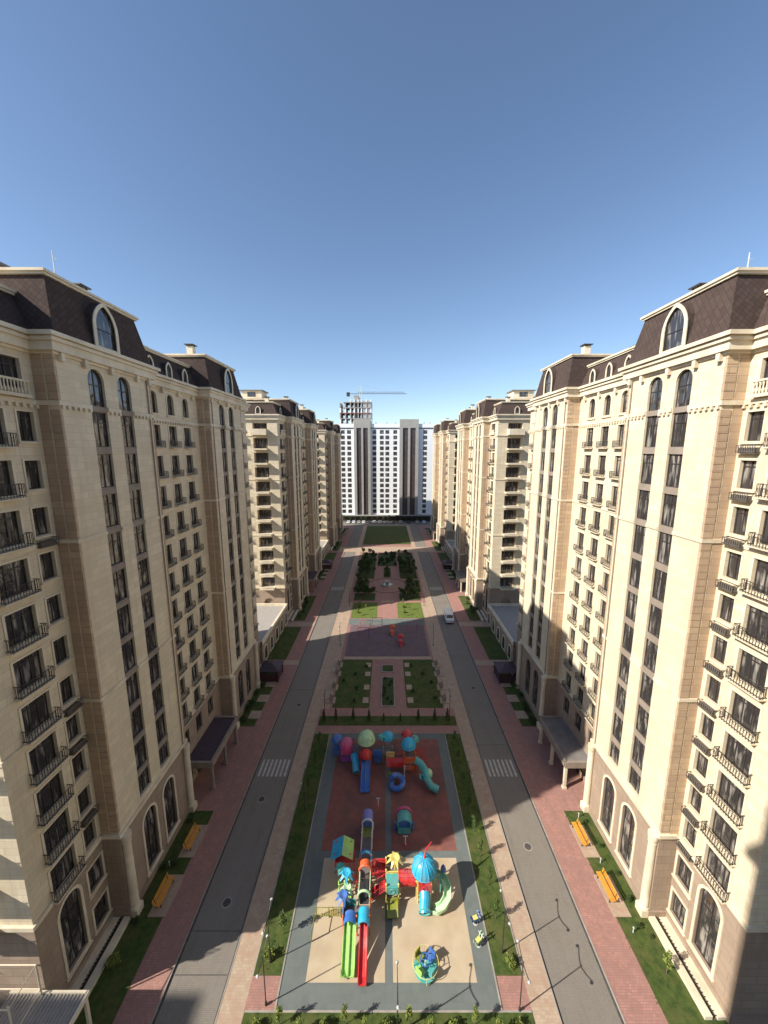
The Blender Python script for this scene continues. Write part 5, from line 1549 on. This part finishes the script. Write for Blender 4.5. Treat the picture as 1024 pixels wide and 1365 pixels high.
def playhouse():
    r = empty('playhouse', (2.0, 35.4, GZ), 0, 'small teal playhouse with a pink arch standing alone on the maroon floor', 'playhouse')
    m_ = MB(); m_.box(-0.7, 0.7, -0.7, 0.7, 0, 0.15); m_.build('floor', 'p_blue', r)
    for s in (-0.7, 0.62):
        m_ = MB(); m_.box(s, s + 0.08, -0.7, 0.7, 0.1, 1.3); m_.build('side_wall', 'p_teal', r)
    m_ = MB(); m_.box(-0.62, 0.62, -0.72, -0.64, 0.1, 0.8); m_.build('front_wall', 'p_teal', r)
    barrel(r, -0.8, 0.8, -0.85, 1.2, 0.82, 'p_teal', y1=0.35)
    hoop(r, 0, 0.5, 1.6, 0.2, 1.95, 'p_pink', 0.14)
    for s in (-1, 1):
        m_ = MB(); m_.tube([(s * 0.95, -0.2, 0), (s * 0.95, -0.2, 1.0)], 0.16, 9); m_.build('bollard', 'p_blue', r)
playhouse()
def seesaw_post(x, y, h, lab):
    r = empty('play_post', (x, y, GZ), 0, lab, 'post', 'short white play posts')
    m_ = MB(); m_.tube([(0, 0, 0), (0, 0, h)], 0.07, 8); m_.build('post', 'p_white', r)
    m_ = MB(); m_.lathe([(0.16, 0), (0.16, 0.08), (0.08, 0.12)], (0, 0, 0), 10); m_.build('foot', 'p_red', r)
    m_ = MB(); m_.tube([(-0.25, 0, h), (0.25, 0, h)], 0.04, 6); m_.build('handle', 'p_white', r)
seesaw_post(-0.95, 38.0, 1.1, 'short white post on the shaded left half of the maroon floor')
seesaw_post(2.05, 33.6, 1.1, 'short white post between the teal playhouse and the cyan dome')

def carousel():
    r = empty('merry_go_round', (3.2, 23.9, GZ), 0, 'round blue and green merry-go-round on the pale floor at the front right', 'merry-go-round')
    m_ = MB(); m_.lathe([(0.95, 0.12), (0.95, 0.2), (0.1, 0.21)], (0, 0, 0), 24); m_.build('turntable', 'p_teal', r)
    m_ = MB(); m_.lathe([(0.08, 0), (0.08, 0.9)], (0, 0, 0), 10); m_.build('spindle', 'p_white', r)
    m_ = MB(); m_.tube([(0.42 * math.cos(t), 0.42 * math.sin(t), 0.95) for t in [2 * math.pi * k / 20 for k in range(20)]], 0.035, 6, closed=True)
    m_.tube([(-0.42, 0, 0.95), (0.42, 0, 0.95)], 0.03, 5); m_.build('steering_wheel', 'p_blue', r)
    for k, mt in enumerate(('p_blue', 'p_olive', 'p_green', 'p_teal')):
        a = math.pi / 4 + k * math.pi / 2
        m_ = MB(); m_.obox((0.62 * math.cos(a), 0.62 * math.sin(a), 0.5), 0.5, 0.62, 0.08, a); m_.obox((0.86 * math.cos(a), 0.86 * math.sin(a), 0.75), 0.07, 0.62, 0.5, a)
        m_.obox((0.62 * math.cos(a), 0.62 * math.sin(a), 0.35), 0.3, 0.3, 0.3, a)
        m_.build('seat', mt, r)
    m_ = MB(); m_.tube([(1.05 * math.cos(t), 1.05 * math.sin(t), 0.75) for t in [2 * math.pi * k / 28 for k in range(28)]], 0.025, 5, closed=True)
    for k in range(4): m_.tube([(1.05 * math.cos(k * 1.57), 1.05 * math.sin(k * 1.57), 0.15), (1.05 * math.cos(k * 1.57), 1.05 * math.sin(k * 1.57), 0.75)], 0.025, 5)
    m_.build('guard_rail', 'p_yellow', r)
carousel()
def spring_rider(x, y, mt, lab, rz):
    r = empty('spring_rider', (x, y, 0.125), rz, lab, 'spring rider', 'spring riders on the grey edge of the playground')
    m_ = MB(); m_.tube(helix((0, 0), 0.13, 0.0, 0.4, 4, n=40), 0.025, 5); m_.build('spring', 'iron', r)
    m_ = MB(); m_.lathe([(0.22, 0), (0.22, 0.03), (0.05, 0.05)], (0, 0, 0), 12); m_.build('base_plate', 'p_white', r)
    m_ = MB()
    for s in (-0.12, 0.12):
        pr = [(-0.45, 0.45), (-0.3, 0.4), (0.3, 0.4), (0.5, 0.65), (0.45, 1.0), (0.25, 0.95), (0.2, 0.65), (-0.25, 0.62), (-0.5, 0.8)]
        A = [(px, s - 0.03, pz) for px, pz in pr]; B = [(px, s + 0.03, pz) for px, pz in pr]
        m_.face(A); m_.face(B[::-1])
        for k in range(len(A)): m_.face([A[k], A[(k + 1) % len(A)], B[(k + 1) % len(A)], B[k]])
    m_.build('animal_board', mt, r)
    m_ = MB(); m_.box(-0.25, 0.18, -0.16, 0.16, 0.6, 0.66); m_.build('seat', 'p_yellow', r)
    m_ = MB(); m_.tube([(0.3, -0.3, 0.85), (0.3, 0.3, 0.85)], 0.03, 5); m_.build('handle', 'p_white', r)
spring_rider(8.0, 26.9, 'p_blue', 'small blue spring rider on the grey tiles at the right edge of the playground', 0.3)
spring_rider(7.9, 25.4, 'p_mint', 'small pale green spring rider on the grey tiles, nearer than the blue one', 0.6)
def low_fence():
    r = empty('play_fence', (0, 0, GZ), 0, 'low tan bar fence left of the green slide', 'fence')
    for (x) in (-6.3, -5.2, -4.1):
        m_ = MB(); m_.tube([(x, 27.3, 0), (x, 27.3, 1.15)], 0.05, 6); m_.build('post', 'p_olive', r)
    m_ = MB(); m_.tube([(-6.3, 27.3, 1.1), (-3.95, 27.3, 1.1)], 0.035, 5); m_.tube([(-6.3, 27.3, 0.2), (-3.95, 27.3, 0.2)], 0.03, 5); m_.build('rail', 'p_olive', r)
    m_ = MB()
    for k in range(14): m_.tube([(-6.15 + k * 0.16, 27.3, 0.2), (-6.15 + k * 0.16, 27.3, 1.1)], 0.022, 4)
    m_.build('bars', 'p_yellow', r)
    m_ = MB(); m_.tube([(-6.3, 27.3, 1.1), (-6.45, 25.6, 1.1)], 0.035, 5); m_.tube([(-6.45, 25.6, 0), (-6.45, 25.6, 1.1)], 0.05, 6); m_.build('side_rail', 'p_olive', r)
low_fence()
# play pieces on the mauve court
def court_item(x, y, mt, lab):
    r = empty('climbing_frame', (x, y, 0.125), 0, lab, 'climbing frame'); r.scale = (0.8, 0.8, 0.8)
    m_ = MB(); m_.box(-0.7, 0.7, -0.6, 0.6, 0.7, 0.8); m_.build('platform', mt, r)
    posts(r, [(-0.7, -0.6), (0.7, -0.6), (-0.7, 0.6), (0.7, 0.6)], 2.0, mt)
    dome(r, (0, 0, 2.0), 0.95, 0.7, mt, 8, False, 'roof')
    slide(r, [(0, -0.6, 0.8), (0, -1.5, 0.35), (0, -2.0, 0.15)], 0.7, mt)
court_item(1.4, 80.5, 'p_orange', 'small orange play frame in the middle of the mauve court')
court_item(3.2, 76.0, 'p_red', 'small red play frame on the right of the mauve court')
def goal(x, y, mt, lab):
    r = empty('exercise_frame', (x, y, 0.125), 0, lab, 'exercise frame', 'exercise frames on the mauve court')
    for s in (-1.2, 1.2):
        m_ = MB(); m_.tube([(s, 0, 0), (s, 0, 2.2)], 0.06, 6); m_.build('post', mt, r)
    m_ = MB(); m_.tube([(-1.2, 0, 2.2), (1.2, 0, 2.2)], 0.05, 6); m_.tube([(-1.2, 0, 1.3), (1.2, 0, 1.3)], 0.04, 6); m_.build('crossbar', mt, r)
goal(-5.0, 82.5, 'p_red', 'red bar frame at the far left of the mauve court')
goal(-5.2, 79.0, 'p_purple', 'purple bar frame at the left of the mauve court')
goal(6.0, 81.5, 'p_pink', 'pink bar frame at the far right of the mauve court')
goal(-2.2, 84.0, 'iron', 'black bar frame at the back of the mauve court')

# manhole covers in the carriageways
for i, (x, y, d) in enumerate(((-15.2, 39.0, 'in the left road before the crossing'), (-14.6, 56.0, 'in the left road beyond the crossing'), (15.2, 33.5, 'in the sunlit part of the right road'), (15.6, 60.5, 'in the right road beyond the crossing'), (-15.0, 28.5, 'in the left road near its sunlit end'))):
    r = empty('manhole_cover', (x, y, 0.012), 0, 'round iron manhole cover ' + d, 'manhole cover', 'manhole covers in the roads')
    m_ = MB(); m_.lathe([(0.36, 0.0), (0.36, 0.006), (0.30, 0.008)], (0, 0, 0), 18); m_.build('lid', 'kerbdark', r)
    m_ = MB(); m_.lathe([(0.46, 0.0), (0.46, 0.004), (0.37, 0.004)], (0, 0, 0), 18); m_.build('rim', 'kerb', r)

# rough tufts growing in the near lawns (nobody could count them)
rnd = random.Random(11)
mb = MB()
for (x0, x1, y0, y1, n) in ((-10.6, -8.6, 23.6, 49, 900), (8.9, 10.9, 23.6, 49, 900), (-10.6, 10.9, 17, 21.4, 900), (-23.3, -20.5, 19, 37, 500), (20.7, 23.6, 19, 37, 500)):
    for _ in range(n):
        x, y = rnd.uniform(x0, x1), rnd.uniform(y0, y1); a = rnd.uniform(0, 3.14); h = rnd.uniform(0.01, 0.05); w_ = rnd.uniform(0.04, 0.09)
        dx, dy = math.cos(a) * w_, math.sin(a) * w_
        mb.face([(x - dx, y - dy, 0.14), (x + dx, y + dy, 0.14), (x + dx * 0.6 + 0.03, y + dy * 0.6, 0.16 + h), (x - dx * 0.7, y - dy * 0.7 + 0.03, 0.15 + h)])
tag(mb.build('grass_tufts', 'leafm'), 'rough grass tufts in the near lawns and strips', 'grass', kind='stuff')

rnd = random.Random(21)
for s_ in (-1, 1):
    side = 'left' if s_ < 0 else 'right'
    for j in range(10):
        plant('tree', 'leafd' if j % 3 else 'leafm', CX + s_ * rnd.uniform(6.4, 9.4), 106.8 + j * 0.95, rnd.uniform(0.5, 0.8), '%s dark tree from the front in the bed %s of the round plaza' % (ORD[j], side), 'trees in the bed %s of the plaza' % side)
for j in range(10):
    plant('bush', 'leafd' if j % 2 else 'leafm', CX + rnd.uniform(-0.7, 0.7), 119.6 + j * 0.95, 1.0, '%s bush from the front in the narrow bed behind the fountain' % ORD[j], 'bushes in the narrow bed behind the fountain')
